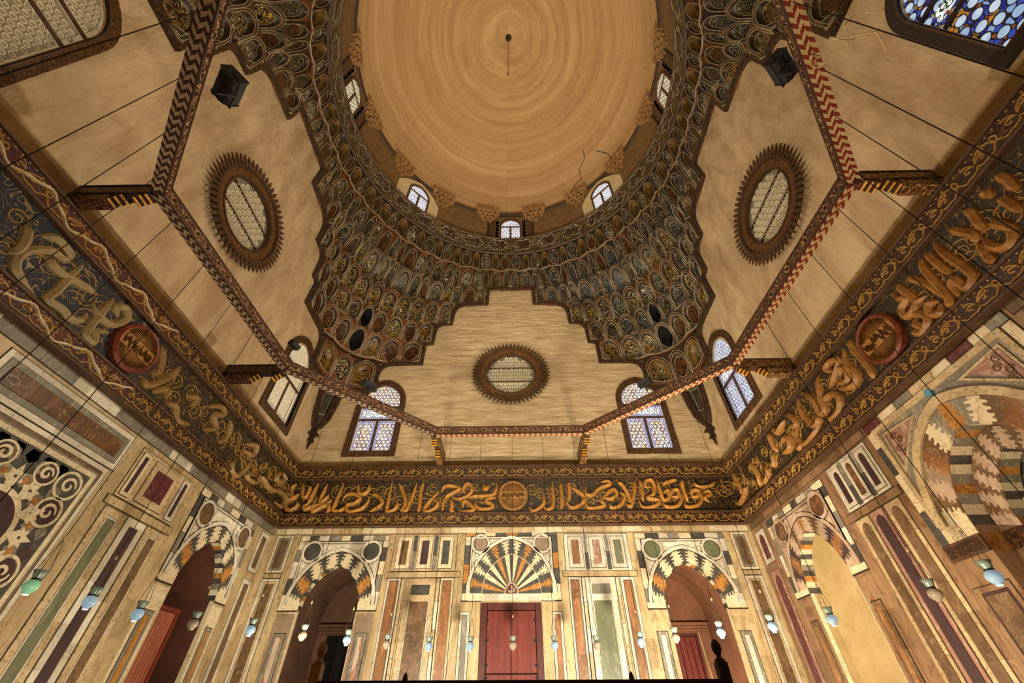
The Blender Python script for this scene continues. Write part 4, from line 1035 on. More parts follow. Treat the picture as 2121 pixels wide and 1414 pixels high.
def arched_window(F, uc, label, kind, d=0., frame='wood_carved_mid'):
    WN[0] += 1
    zb, hw, zs, h = 11.6, 1.05, 14.5, 1.25
    mb = MB()
    inn = opening(uc, hw, zb, zs, h, 24); out = opening(uc, hw+.3, zb-.28, zs+.05, h+.33, 24)
    ringband(mb, F, inn, out, d, d+.09, 0)
    mid = opening(uc, hw+.05, zb-.04, zs, h+.05, 24); ringband(mb, F, inn, mid, d, d+.12, 1)
    o = mb.build('window_%d' % WN[0], [frame, 'wood_brown']); struct(o, label, 'window')
    bars = MB(); bw = .07; dd = d-.1
    for z in (13.52, 14.32): fbox(bars, F, uc-hw, z-bw, uc+hw, z+bw, dd-.12, dd+.05, 0, .012)
    fbox(bars, F, uc-.075, zb, uc+.075, 13.52-bw, dd-.12, dd+.05, 0, .012)
    bars.build('window_bar', ['wood_dark' if kind == 'deep' else 'wood_brown'], o)
    lun = [(uc-hw, 14.39)]+[(uc-hw, 14.5)]+parch(uc, hw, zs, h, 24)[1:-1]+[(uc+hw, 14.5),(uc+hw, 14.39)]
    rects = [[(uc-hw,13.59),(uc+hw,13.59),(uc+hw,14.25),(uc-hw,14.25)]]+[[(a,zb),(b,zb),(b,13.45),(a,13.45)] for a, b in ((uc-hw,uc-.075),(uc+.075,uc+hw))]
    M1 = {'colour':('pane_colour','pane_script','pane_colour'),'blue':('pane_blue','pane_script','pane_blue'),'deep':('pane_deep','pane_green','pane_deep'),'stucco':('daylight_dim',)*3,'stucco_white':('daylight_white',)*3}[kind]
    lights = [lun[::-1], rects[0], rects[1], rects[2]]
    for L, m in zip(lights, (M1[0], M1[1], M1[2], M1[2])):
        p = pane(F, L, dd, m, o)
        us = [q[0] for q in L]; vs = [q[1] for q in L]
        if kind in ('colour','blue','deep') and L is not lights[0]:
            a, b, c, e = min(us), min(vs), max(us), max(vs); w_ = .13
            b2 = MB(); fr = lambda q: [(a+q,b+q),(c-q,b+q),(c-q,e-q),(a+q,e-q)]
            ringband(b2, F, fr(w_), fr(0.), dd, dd+.008, 0); b2.build('pane_border', ['pane_border' if kind != 'deep' else 'pane_deep'], p)
        if kind in ('colour','blue','deep') and L is rects[0]:   # white glass letters in the middle light
            b2 = MB(); x0 = min(us); W_ = max(us)-x0; z0_ = min(vs)
            for st in SCRIPT: stroke(b2, F, catmull([(x0+.1+(W_-.2)*a, z0_+.1+.46*b) for a, b in st], 4), .022, .012, dd, 0, .5, [(-1,0),(-.8,1),(.8,1),(1,0)])
            b2.build('glass_script', ['daylight_white2'], p)
        if kind.startswith('stucco'):
            grille(F, L, dd, p, .19, 'grille_white', .066)
            b2 = MB(); c = (sum(us)/len(us), sum(vs)/len(vs))
            ringband(b2, F, [(q[0]+(c[0]-q[0])*.1, q[1]+(c[1]-q[1])*.07) for q in L], L, dd, dd+.03, 0); b2.build('stucco_border', ['grille_white'], p)
    return o
def round_window(F, label, m='daylight_pane'):
    WN[0] += 1; c = (0, 16.47); mb = MB()
    ringband(mb, F, circle(*c,1.42,64), circle(*c,1.84,64), 0, .16, 0)
    ringband(mb, F, circle(*c,1.40,64), circle(*c,1.47,64), 0, .2, 1); ringband(mb, F, circle(*c,1.78,64), circle(*c,1.86,64), 0, .2, 1)
    o = mb.build('window_%d' % WN[0], ['wood_carved_warm','wood_brown']); struct(o, label, 'window')
    mb = MB(); n = 56   # cresting of upright cut points standing off the wall
    for i in range(n):
        a = 2*PI*i/n; P_ = lambda r, t, d: F(c[0]+r*math.cos(a)-t*math.sin(a), c[1]+r*math.sin(a)+t*math.cos(a), d)
        prof = [(1.84,.035),(1.9,.08),(1.98,.03),(2.05,.085),(2.14,.055),(2.3,0.)]
        f = [P_(r, t, .26+.0*(r-1.84)) for r, t in prof]+[P_(r, -t, .26) for r, t in prof[-2::-1]]
        g = [P_(r, t, .21) for r, t in prof]+[P_(r, -t, .21) for r, t in prof[-2::-1]]
        mb.loft([g, f], 0, True, True, True)
    ringband(mb, F, circle(*c,1.80,64), circle(*c,1.88,64), .0, .27, 0)
    mb.build('pointed_crest', ['wood_brown'], o)
    pts = circle(*c, 1.42, 48); p = pane(F, pts, -.06, m, o)
    grille(F, pts, -.06, p, .285, 'grille_white', .105, .05, .07)
    bars = MB()
    for z in (c[1]-.5, c[1]+.5):
        x = math.sqrt(1.42**2-.25); fbox(bars, F, -x, z-.03, x, z+.03, -.14, .03, 0, .008)
    bars.build('window_bar', ['wood_brown'], o)
    # pierced stucco plate between the rings
    pl = MB(); 
    for z0, z1 in ((-1.4,-.55),(-.45,.45),(.55,1.4)): pass
    return o
arched_window(FB, -7.22, 'tall arched stained glass window on the left of the back wall, purple-edged lower lights', 'colour')
arched_window(FB, 7.2, 'tall arched stained glass window on the right of the back wall', 'colour')
round_window(FB, 'round spiked window high in the centre of the back wall')
arched_window(FL, 7.05, 'arched white stucco window on the left wall near the back corner', 'stucco_white')
arched_window(FL, -7.2, 'large arched pale stucco window at the upper left corner of the photo', 'stucco')
round_window(FL, 'round spiked window on the left wall')
arched_window(FRt, -7.0, 'arched window with bluish white glass on the right wall near the back corner', 'blue')
arched_window(FRt, 7.2, 'large arched window with deep blue and coloured glass at the upper right corner of the photo', 'deep', frame='wood_dark')
round_window(FRt, 'round spiked window on the right wall')

# ---------------------------------------------------------------- stalactite pendentives
WP = 10.5-.22
# z0, z1, start on wall, radius below, radius above, niche widths over half the corner, bays
TIERS = [
    (15.5, 17.42, 7.95, 1.7, 2.3, [1,.6], 1, .0),
    (17.42, 19.05, 5.5, 3.4, 4.78, [1,.9,.8,.62], 3, .22),
    (19.05, 20.8, 5.02, 4.6, 5.26, [.9,.8,.9,.8,.55], 3, .26),
    (20.8, 22.72, 4.02, 5.1, 6.26, [.9,1,1,1,1,.8], 11, .24),
    (22.72, 24.38, 1.74, 6.4, 8.54, [.7,1,.7,.7,1,.7,.7,1,.7], 6, .55),
    (24.38, 26.35, 0., 8.4, 9.75, [.7,1,.6,.7,1,.6,.7,1,.6,.7,1,.6], 8, .46),
    (26.35, 28.3, 0., 9.7, 10.26, [1,.75,1,.75,1,.75,1,.75,1,.75,1], 11, .12)]
WP = 10.5-.2
CUTS = []
for T in TIERS:
    h = T[5]; ws = h+h[::-1]
    if len(h) < 8: ws = h[:-1]+[h[-1]*1.25]+h[:-1][::-1]
    tot = sum(ws); acc = [0.]
    for q in ws: acc.append(acc[-1]+q/tot)
    CUTS.append(acc)
def plan(rho, u0, s):
    rho = min(rho, WP-u0); c = WP-rho; L1 = c-u0; La = rho*PI/2; T = 2*L1+La; x = s*T
    if x < L1: return (u0+x, WP), (0,-1)
    if x > L1+La: return (WP, c-(x-L1-La)), (-1,0)
    a = PI/2-(x-L1)/rho; return (c+rho*math.cos(a), c+rho*math.sin(a)), (-math.cos(a), -math.sin(a))
def surf(T, s, t, off=0.):
    z0, z1, u0, r0, r1, _, g, amp = T
    e = t*t*(1.6-.6*t)
    (ax, ay), na = plan(r0, u0, s); (bx, by), nb = plan(r1, u0, s)
    am = amp*abs(math.sin(PI*g*s))**.7*(1-.8*t)          # bays across the corner, meeting in points
    nx, ny = na[0]+(nb[0]-na[0])*t, na[1]+(nb[1]-na[1])*t; L = math.hypot(nx, ny) or 1
    o = off-am
    x, y = ax+(bx-ax)*e+nx/L*o, ay+(by-ay)*e+ny/L*o
    dip = .2*min(1, amp/.3)*abs(math.sin(PI*g*s))**.8*(1-t)**2 if u0 < 5 else 0.
    return V3(min(x, 10.47), min(y, 10.47), z0+(z1-z0)*t-dip)
def arch_c(w_, b0, sp, ap, foot):
    L = [(-w_, b0+(sp-b0)*i/5) for i in range(6)]
    for i in range(1, 7):
        a = PI-(i/6)*1.2; k = 1/(1-math.cos(1.2)) if False else 1
        # two-centred: blend of circle and straight to a point
        q = i/6; x = 1-q**1.75; L.append((-w_*x, sp+(ap-sp)*(1-(1-q)**1.55)))
    R = [(-a, b) for a, b in L[-2::-1]]
    return L+R+[(w_*.5, b0-foot*.5), (0, b0-foot), (-w_*.5, b0-foot*.5)]
def rect_c():
    L = [(-1., .78*i/5) for i in range(6)]+[(-1,.89),(-1,1),(-.75,1),(-.5,1),(-.25,1),(0,1)]
    return L+[(-a, b) for a, b in L[-2::-1]]+[(.5,0),(0,0),(-.5,0)]
def round_c(w_, b0, ap):
    c = (b0+ap)/2; L = [(-w_*math.sin(PI*(.12+.88*i/11)), c-(c-b0)*math.cos(PI*(.12+.88*i/11))) for i in range(12)]
    return L+[(-a, b) for a, b in L[-2::-1]]+[(w_*.2, b0), (0, b0-.005), (-w_*.2, b0)]
# tier: spandrels, panels, depth, outline, foot triangles
STY = [(['niche_wood_red','niche_wood'],['gilt','brown'],.14,'niche_line'),
       (['niche_wood_red','niche_wood_olive'],['gilt','brown','brown'],.12,'niche_line'),
       (['niche_wood_red','niche_wood'],['brown','gilt','olive'],.12,'niche_line'),
       (['niche_wood_red','niche_wood'],['gilt','gilt','white'],.16,'niche_line'),
       (['niche_wood','niche_wood_olive'],['olive','brown','gilt'],.1,'niche_line'),
       (['niche_wood_red','niche_wood_olive'],['brown','white','olive'],.09,'niche_line'),
       (['niche_wood_olive','niche_wood'],['olive','white','brown'],.07,'niche_line')]
def niche(parent, X, k, j, rnd):
    T = TIERS[k]; acc = CUTS[k]; n = len(acc)-1; s0, s1 = acc[j], acc[j+1]
    def S(p, off): return X(surf(T, s0+(s1-s0)*(p[0]+1)/2, p[1], off))
    sps, pms, dep, ln = STY[k]; sp = rnd.choice(sps); pm = 'niche_panel_'+rnd.choice(pms); side = 'niche_side'
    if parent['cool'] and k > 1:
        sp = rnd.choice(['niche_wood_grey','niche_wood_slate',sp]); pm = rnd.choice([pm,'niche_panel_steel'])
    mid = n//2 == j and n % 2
    if k in (1, 2) and mid: dep, pm, side = 1.0, 'niche_void', 'niche_void'  # hole's darkness painted onto its back and sides
    wv = rnd.uniform(.94, 1.); ap = rnd.uniform(.92, .96)
    hollow = (k == 6 and j % 2) or (k == 0 and not mid)
    if hollow: side, dep, pm = 'niche_ochre', .3, 'niche_panel_olive' if k else 'niche_panel_gilt'
    rc = rect_c()
    if k == 6 and not hollow: a1, a2, a3, a4 = round_c(.93,.06,.95), round_c(.84,.1,.91), round_c(.78,.13,.88), round_c(.7,.17,.84)
    else:
        a1 = arch_c(.93*wv, .07, .55, ap+.02, .03); a2 = arch_c(.83*wv, .10, .55, ap-.035, .04)
        a3 = arch_c(.76*wv, .12, .55, ap-.07, .05); a4 = arch_c((.5 if hollow else .69)*wv, .16, .54, ap-(.17 if hollow else .11), .09)
    mb = MB(); mats = [sp, 'niche_wood_red', side, pm, ln]
    R0 = [S(p, 0) for p in rc]; R1 = [S(p, .06) for p in a1]; R2 = [S(p, .07) for p in a2]
    R3 = [S(p, -dep*.5) for p in a3]; R4 = [S(p, -dep*.92) for p in a4]
    mb.loft([R0, R1, R2, R3, R4], [0,1,2,2], True)
    c = mb.vert(S((0, .45), -dep)); base = [mb.vert(p) for p in R4]
    for i in range(len(base)): mb.face((base[i], base[(i+1) % len(base)], c), 3)
    lw = .0165
    tube(mb, [S(p, .08) for p in a2], lw, 4, 4, False, True)
    if k in (0, 3): tube(mb, [S(p, .065) for p in arch_c(.97, .02, .62, .995, 0.)[:23]], lw, 4, 4, False)
    elif not hollow and k in (1, 2, 4): tube(mb, [S(p, .04) for p in arch_c(.97, .02, .62, .995, 0.)[:23]], lw*.8, 4, 4, False)
    if not hollow and dep < .9:
        tube(mb, [S(p, -dep*.85) for p in a4], lw*.8, 4, 4, False, True)
    if k < 6 and not hollow:
        for sg in (-1, 1):   # small triangles filling the foot
            tri = [(sg*.94,.02),(sg*.1,.02),(sg*.84,.34)]
            q = [S(p, .075) for p in tri]; mb.poly(q if sg < 0 else q[::-1], 0)
            tube(mb, [S(p, .085) for p in tri], lw*.9, 4, 4, False, True)
    return mb.build('niche', mats, parent, False)
STEP = [(0,24.35),(1.72,24.35),(1.74,22.78),(3.25,22.68),(3.62,22.5),(3.88,22.15),(3.98,21.7),(4.02,20.86),(4.6,20.78),(4.88,20.55),(5.0,20.2),(5.05,19.1),(5.5,19.02),(5.5,17.46),(7.3,17.42),(7.7,17.25),(7.92,16.9),(7.97,16.4),(7.9,15.5),(9.6,15.47),(9.74,15.0),(9.84,14.2),(9.98,13.5),(10.2,13.15),(10.4,13.0)]
def offset(pts, w_):
    out = []
    for i, p in enumerate(pts):
        a, b = pts[max(i-1,0)], pts[min(i+1,len(pts)-1)]
        d1 = V3(p[0]-a[0], p[1]-a[1], 0); d2 = V3(b[0]-p[0], b[1]-p[1], 0)
        if d1.length < 1e-6: d1 = d2
        if d2.length < 1e-6: d2 = d1
        d1.normalize(); d2.normalize(); n1 = V3(-d1.y, d1.x, 0); n2 = V3(-d2.y, d2.x, 0); m = (n1+n2)
        m.normalize(); k = w_/max(.45, m.dot(n1)); out.append((p[0]+m.x*k, p[1]+m.y*k))
    return out
def pendentive(label, sx, sy, seed):
    rnd = random.Random(seed)
    X = lambda p: V3(p.x*sx, p.y*sy, p.z)
    root = thing('muqarnas_pendentive', label, 'pendentive', (10.2*sx, 10.2*sy, 12.4), 'stalactite pendentives in the corners')
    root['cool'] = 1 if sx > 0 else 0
    N = 132
    for k, T in enumerate(TIERS):
        for j in range(len(CUTS[k])-1): niche(root, X, k, j, rnd)
        mb = MB()   # scalloped rim along the foot of the tier, soffit back to the tier below, cheeks at the walls
        tube(mb, [X(surf(T, i/N, 0, .05)) for i in range(N+1)], .055, 6, 0)
        if k: tube(mb, [X(surf(T, i/N, 0, .12)) for i in range(N+1)], .024, 4, 2)
        edge = [surf(T, i/N, 0, .02) for i in range(N+1)]; q = []
        if k:
            tp = TIERS[k-1]; below = [surf(tp, jj/120, 1, 0) for jj in range(121)]
            for i, p in enumerate(edge):
                b = min(below, key=lambda z: (z-p).length); _, nn = plan(T[3], T[2], i/N)
                q.append(b if (b-p).length < 1.5 else V3(min(10.48, p.x-nn[0]*.3), min(10.48, p.y-nn[1]*.3), p.z))
        else: q = [V3(10.3, 10.3, 15.5)]*(N+1)
        mb.loft([[X(p) for p in edge], [X(p) for p in q]], 1, False)
        for s in (0., 1.):
            a = [surf(T, s, t/8, .0) for t in range(9)]
            b = [V3(p.x, 10.49, p.z) if s == 0. else V3(10.49, p.y, p.z) for p in a]
            mb.loft([[X(p) for p in a], [X(p) for p in b]], 1, False)
        mb.build('tier_rim', ['niche_wood_red','niche_wood','niche_line'], root)
    mb = MB(); rings = []   # pendant foot in the corner
    for z, r in ((12.9,.02),(13.2,.16),(13.5,.3),(13.8,.4),(14.6,.5),(15.1,.62),(15.5,.8)):
        c = 10.47; rings.append([X(V3(c-r*(1-math.sin(a*PI/16)), c-r*(1-math.cos(a*PI/16)), z)) for a in range(9)])
    mb.loft(rings, 0, False)
    for o_ in (2, 6): tube(mb, [r[o_] for r in rings[1:]], .022, 4, 1)
    for r in rings[1::2]: tube(mb, r, .022, 4, 1)
    mb.build('corner_foot', ['niche_wood_olive','niche_line'], root)
    for w_ in (0, 1):   # stepped carved trim on the two walls, leafy tail below
        F = (lambda u, z, d: X(V3(u, 10.5-d, z))) if w_ == 0 else (lambda u, z, d: X(V3(10.5-d, u, z)))
        mb = MB(); o = offset(STEP, -.2); ringband(mb, F, STEP, o, 0, .2, 0, False)
        o2 = offset(STEP, .04); ringband(mb, F, STEP, o2, 0, .23, 1, False)
        mb.build('stepped_trim', ['wood_carved','wood_brown'], root)
        mb = MB(); leaf = [(10.48,13.2),(10.2,13.15),(10.08,12.95),(10.22,12.9),(10.28,12.75),(10.12,12.62),(10.05,12.45),(10.22,12.48),(10.32,12.35),(10.2,12.15),(10.36,12.1),(10.42,11.85),(10.48,11.75)]
        fprism(mb, F, leaf, 0, .05, 0); mb.build('leaf_fringe', ['wood_carved'], root)
    return root
mat('niche_ochre', '#4f3a18', '#7d5c26', 3, rough=.35)
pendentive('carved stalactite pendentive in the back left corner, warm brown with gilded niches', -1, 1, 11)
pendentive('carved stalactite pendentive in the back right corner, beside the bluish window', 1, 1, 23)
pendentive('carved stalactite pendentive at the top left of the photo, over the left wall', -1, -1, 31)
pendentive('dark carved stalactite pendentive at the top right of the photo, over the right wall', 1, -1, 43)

# ---------------------------------------------------------------- carved ring, drum, dome
def cyl(mb, prof, n=128, m=0):
    rings = [[V3(r*math.cos(2*PI*i/n), r*math.sin(2*PI*i/n), z) for i in range(n)] for r, z in prof]
    mb.loft(rings, m, True)
mb = MB(); cyl(mb, [(10.3,28.3),(10.18,28.34),(10.17,28.4),(10.2,28.44),(10.22,30.4),(10.17,30.42),(10.17,30.5),(10.5,30.5)], 128, [0,0,0,1,2,2,2])
ring = tag(mb.build('carved_ring', ['wood_brown','ring_relief','wood_brown']), 'dark carved wooden ring with cartouches running round the foot of the drum', 'frieze')
for k in range(32):
    a0 = 2*PI*(k+.5)/32; mb = MB(); hw, hh = .62, .62
    lob = []
    for i in range(48):
        a = 2*PI*i/48; r = 1+.16*math.cos(a*6)-.05*math.cos(a*12); lob.append((hw*r*math.cos(a)*1.2, hh*r*math.sin(a)*1.1))
    C_ = lambda u, v, d: V3((10.21-d)*math.cos(a0-u/10.2), (10.21-d)*math.sin(a0-u/10.2), 29.43+v)
    ids = [mb.vert(C_(u, v, .03)) for u, v in lob]; c = mb.vert(C_(0,0,.05))
    for i in range(48): mb.face((ids[i], ids[(i+1) % 48], c), 0)
    tube(mb, [C_(u, v, .04) for u, v in lob], .02, 4, 1, False, True)
    mb.build('cartouche', ['ring_cartouche','niche_line'], ring)
mb = MB(); cyl(mb, [(10.42,30.4),(10.42,34.6)], 128, 0)
struct(mb.build('wall_drum', ['drum_stone']))
DR = bpy.data.objects['wall_drum']
for k in range(8):
    a = PI/2+k*PI/4; ca, sa = math.cos(a), math.sin(a)
    F = Fr((10.25*ca, 10.25*sa, 0), (sa, -ca, 0), (-ca, -sa, 0))
    WN[0] += 1
    where = ['above the round window of the back wall','left of the middle at the back of the dome','at the left edge of the dome','over the front left corner','over the front wall','over the front right corner','at the right edge of the dome','right of the middle at the back of the dome'][k]
    inn = opening(0, .78, 30.5, 32.3, .95, 20); out = opening(0, .92, 30.5, 32.32, 1.1, 20)
    mb = MB(); ringband(mb, F, inn, out, 0, .1, 0)
    o = mb.build('window_%d' % WN[0], ['wood_brown']); struct(o, 'small arched drum window '+where, 'window')
    if k % 2:
        mb = MB(); lens = opening(0, 2.15, 30.5, 31.2, 2.9, 24); fholes(mb, F, lens, [inn], .0, 0); mb.build('plaster_surround', ['plaster_light'], o)
    else:
        mb = MB(); fholes(mb, F, [(-1.25,30.5),(1.25,30.5),(1.25,33.9),(-1.25,33.9)], [inn], .0, 0); mb.build('plaster_surround', ['drum_stone'], o)
        for s in (-1, 1):
            mb = MB(); fbox(mb, F, s*1.9-.08, 30.5, s*1.9+.08, 33.4, -.3, .08, 0, .01)
            for j in range(5): fbox(mb, F, min(s*1.0,s*1.85), 30.52+j*.56, max(s*1.0,s*1.85), 31.05+j*.56, -.2, .0, 1, .01)
            mb.build('timber_boarding', ['wood_dark','wood_brown'], o)
    bars = MB(); fbox(bars, F, -.78, 32.14, .78, 32.3, -.02, .07, 0, .01); fbox(bars, F, -.09, 30.5, .09, 32.14, -.02, .07, 0, .01); bars.build('window_bar', ['wood_brown'], o)
    m = {2:'daylight_pane',6:'daylight_pane'}.get(k, 'pane_blue')
    pane(F, opening(0,.78,30.5,32.3,.95,20)[::-1], .02, 'drum_pane' if m == 'pane_blue' else 'drum_pane_warm', o)
for k in range(16):   # crumbling stone stalactites between the windows
    a = PI/2+PI/8*(k+.5) ; mb = MB(); rnd = random.Random(k)
    F = Fr((10.42*math.cos(a), 10.42*math.sin(a), 0), (math.sin(a), -math.cos(a), 0), (-math.cos(a), -math.sin(a), 0))
    for r in range(4):
        for q in range(5-r):
            u = (q-(4-r)/2)*.42+rnd.uniform(-.05,.05); z = 34.3-.33*r
            w_ = .19; dp = .55-.12*r
            top = [F(u-w_,z,0),F(u+w_,z,0),F(u+w_,z,dp),F(u-w_,z,dp)]; bot = [F(u-w_*.3,z-.34,0),F(u+w_*.3,z-.34,0),F(u+w_*.3,z-.34,dp*.35),F(u-w_*.3,z-.34,dp*.35)]
            mb.loft([bot, top], 0, True, True, True)
    mb.build('stone_corbelling', ['rough_stone'], DR)
CRACKS = [[(6.69, 6.82, 39.53), (6.74, 7.24, 38.46), (6.26, 7.85, 37.87), (6.3, 8.13, 36.55), (5.76, 8.57, 36.22), (5.42, 8.87, 35.55), (5.28, 8.99, 34.57)],[(7.63, 6.4, 38.22), (8.36, 5.99, 36.56), (8.47, 6.03, 35.31), (8.94, 5.65, 34.56)]]
RD, HD = 10.42, 14.0; RC = (RD*RD+HD*HD)/(2*RD)
mb = MB(); prof = []
for i in range(41):
    a = math.atan2(HD, -(RD-RC))*0 + (math.asin(HD/RC))*i/40; prof.append(((RD-RC)+RC*math.cos(a), 34.55+RC*math.sin(a)))
prof[-1] = (.01, prof[-1][1]); rings = [[V3(r*math.cos(2*PI*i/96), r*math.sin(2*PI*i/96), z) for i in range(96)] for r, z in prof]
mb.loft(rings, 0, True)
CE = struct(mb.build('ceiling', ['dome_plaster'], None, True), 'plastered stone dome with faint concentric courses', 'dome')
for cr in CRACKS:
    mb = MB(); tube(mb, cr, .035, 4); mb.build('crack', ['joint'], CE)
mb = MB(); cyl(mb, [(10.45,34.3),(10.28,34.34),(10.24,34.5),(10.45,34.62)], 128, 0); mb.build('rim_ledge', ['joint'], bpy.data.objects['ceiling'])
t = thing('hanging_cable', 'thin cable hanging from a dark hook at the crown of the dome', 'cable', (0,0,48.5))
mb = MB(); lathe(mb, (0,0,47.75), [(.0,0),(.16,.05),(.22,.3),(.3,.72)], 14); mb.build('hook_boss', ['iron'], t)
mb = MB(); tube(mb, [(0,0,48.2),(0,0,36.2)], .022, 6); tube(mb, [(0,0,36.2),(0,0,36.0)], .06, 6); mb.build('cable', ['rope'], t)

# ---------------------------------------------------------------- octagonal lamp frame
ZB, BW, BH = 11.0, .26, .4
OV = [(3.38,7.98),(-3.38,7.98),(-8.2,3.2),(-8.42,-3.65),(-4.1,-8.3),(4.2,-8.3),(8.5,-3.65),(8.3,3.2)]
carve('beam_carved_light', '#47220f', '#a07a58', 7, 5, .17, .6)
def edge(k):
    A, B = V3(*OV[k], 0), V3(*OV[(k+1) % 8], 0); t = (B-A).normalized(); return A, B, t, V3(-t.y, t.x, 0)   # last: inwards
def corner(k, off):
    """corner k of the octagon moved inwards by off"""
    A, B, t1, n1 = edge((k-1) % 8); _, _, t2, n2 = edge(k); p1 = A+n1*off; p2 = V3(*OV[k], 0)+n2*off
    d = t1.x*t2.y-t1.y*t2.x; q = p2-p1; return p1+t1*((q.x*t2.y-q.y*t2.x)/d)
beamroot = thing('octagonal_lamp_frame', 'octagon of painted wooden beams carrying the hanging lamps', 'lamp frame', (0,0,ZB))
UP = V3(0,0,1)
for k in range(8):
    A, B, t_, n = edge(k); mid = (A+B)/2; hw = BW/2; F = Fr(mid, t_, n)      # d = towards the room's centre
    right_side = k in (5, 6, 7)
    q = [corner(k,-hw), corner((k+1) % 8,-hw), corner((k+1) % 8,hw), corner(k,hw)]
    mb = MB(); mb.loft([[p+UP*ZB for p in q], [p+UP*(ZB+BH) for p in q]], 0, True, True, True)
    o = mb.build('beam', ['beam_dark'], beamroot)
    x0, x1 = (q[3]-mid).dot(t_), (q[2]-mid).dot(t_)
    mb = MB(); fbox(mb, F, x0+.02, ZB+.05, x1-.02, ZB+BH-.05, hw, hw+.012, 0)   # carved inner face with rosettes
    for z in (ZB+.025, ZB+BH-.03): fbox(mb, F, x0+.01, z-.025, x1-.01, z+.025, hw, hw+.03, 1, .005)
    N = 14
    for i in range(N):
        u = x0+(i+.5)*(x1-x0)/N; c = (u, ZB+BH/2)
        if i % 2: ringband(mb, F, circle(*c,.07,12), circle(*c,.11,12), hw, hw+.03, 2)
        else:
            for du in (-.14,0,.14): stroke(mb, F, catmull([(u+du-.05,c[1]-.07),(u+du,c[1]),(u+du+.05,c[1]+.07)],3), .018, .02, hw+.01, 2, 1.)
        fprism(mb, F, circle(*c,.035,8), hw, hw+.03, 3)
    mb.build('carved_face', ['beam_carved' if right_side else 'beam_carved_light','beam_dark','bracket_carved','niche_void'], o)
    mb = MB(); N = 56; cols = 3; dw = BW/cols   # underside: rows of red and cream rhombs
    for i in range(N):
        for j in range(cols):
            sk = .5*(j % 2); a, b_ = x0+(i+sk)*(x1-x0)/N, x0+(i+1+sk)*(x1-x0)/N
            if b_ > x1+.05: continue
            y0, y1 = -hw+j*dw, -hw+(j+1)*dw; lean = (b_-a)*.45*(1 if j % 2 else -1)
            pt = lambda u, d: mid+t_*u+n*d+V3(0,0,ZB-.008)
            mb.poly([pt(a-lean,y0),pt(b_-lean,y0),pt(b_+lean,y1),pt(a+lean,y1)], (i+j) % 2)
    mb.build('painted_underside', ['paint_red','paint_cream'] if right_side or k == 0 else ['beam_dark','beam_pale'], o)
# cantilever brackets from the walls to the corners of the octagon
def bracket(F, u, label, bright, reach):
    t = thing('cantilever_bracket', label, 'bracket', F(u, ZB-.3, 0), 'painted brackets carrying the lamp frame')
    L = reach-.1; w_ = .14; wood = ['bracket_carved','frieze_rail'] if bright else ['beam_carved','wood_dark']  # bright set paints the gold light on brackets into the wood
    mb = MB(); fbox(mb, F, u-w_, ZB-.0, u+w_, ZB+.36, 0, L, 0); fbox(mb, F, u-w_-.02, ZB+.32, u+w_+.02, ZB+.37, 0, L+.01, 1)
    fbox(mb, F, u-w_*.7, ZB-.02, u+w_*.7, ZB, .05, L-.4, 1); mb.build('arm', wood, t)
    mb = MB(); fbox(mb, F, u-w_, ZB-.33, u+w_, ZB-.005, 0, 1.05, 0); fbox(mb, F, u-w_-.02, ZB-.05, u+w_+.02, ZB, 0, 1.1, 1); mb.build('corbel', wood, t)
    for d0, zz in ((1.05, ZB-.33), (L-.36, ZB-.0)):   # gilded stepped nosings
        nb = MB()
        for i in range(3):
            dd = d0+i*.1; z0 = zz+(.05+i*.085 if d0 < 1.2 else -.24+i*.07); z1 = ZB-.02 if d0 < 1.2 else ZB+.0
            z0 += .02; nb.loft([[F(u-w_*.9, z0, dd),F(u+w_*.9, z0, dd),F(u+w_*.9, z0, dd+.1),F(u-w_*.9, z0, dd+.1)],[F(u-w_*.9, z1, dd),F(u+w_*.9, z1, dd),F(u+w_*.9, z1, dd+.1),F(u-w_*.9, z1, dd+.1)]], 0, True, True, True)
            mb = MB(); tube(mb, [F(u-w_*.92, z0, dd+.05), F(u+w_*.92, z0, dd+.05)], .032, 8); mb.build('gilded_roll', ['paint_gold'], t)
        nb.build('nosing', [wood[1]], t)
bracket(FB, -3.45, 'short painted bracket with gilded tip on the left of the back wall', True, 2.5)
bracket(FB, 3.5, 'short painted bracket with gilded tip on the right of the back wall', True, 2.5)
bracket(FL, 3.42, 'dark bracket on the left wall just before the white stucco window', False, 2.3)
bracket(FL, -3.55, 'dark bracket with two gilded tips at the far left of the photo', False, 2.1)
bracket(FRt, -3.42, 'gold-lit bracket on the right wall beside the bluish window', True, 2.2)
bracket(FRt, 3.6, 'gold-lit bracket at the upper right, above the orange letters', True, 2.0)
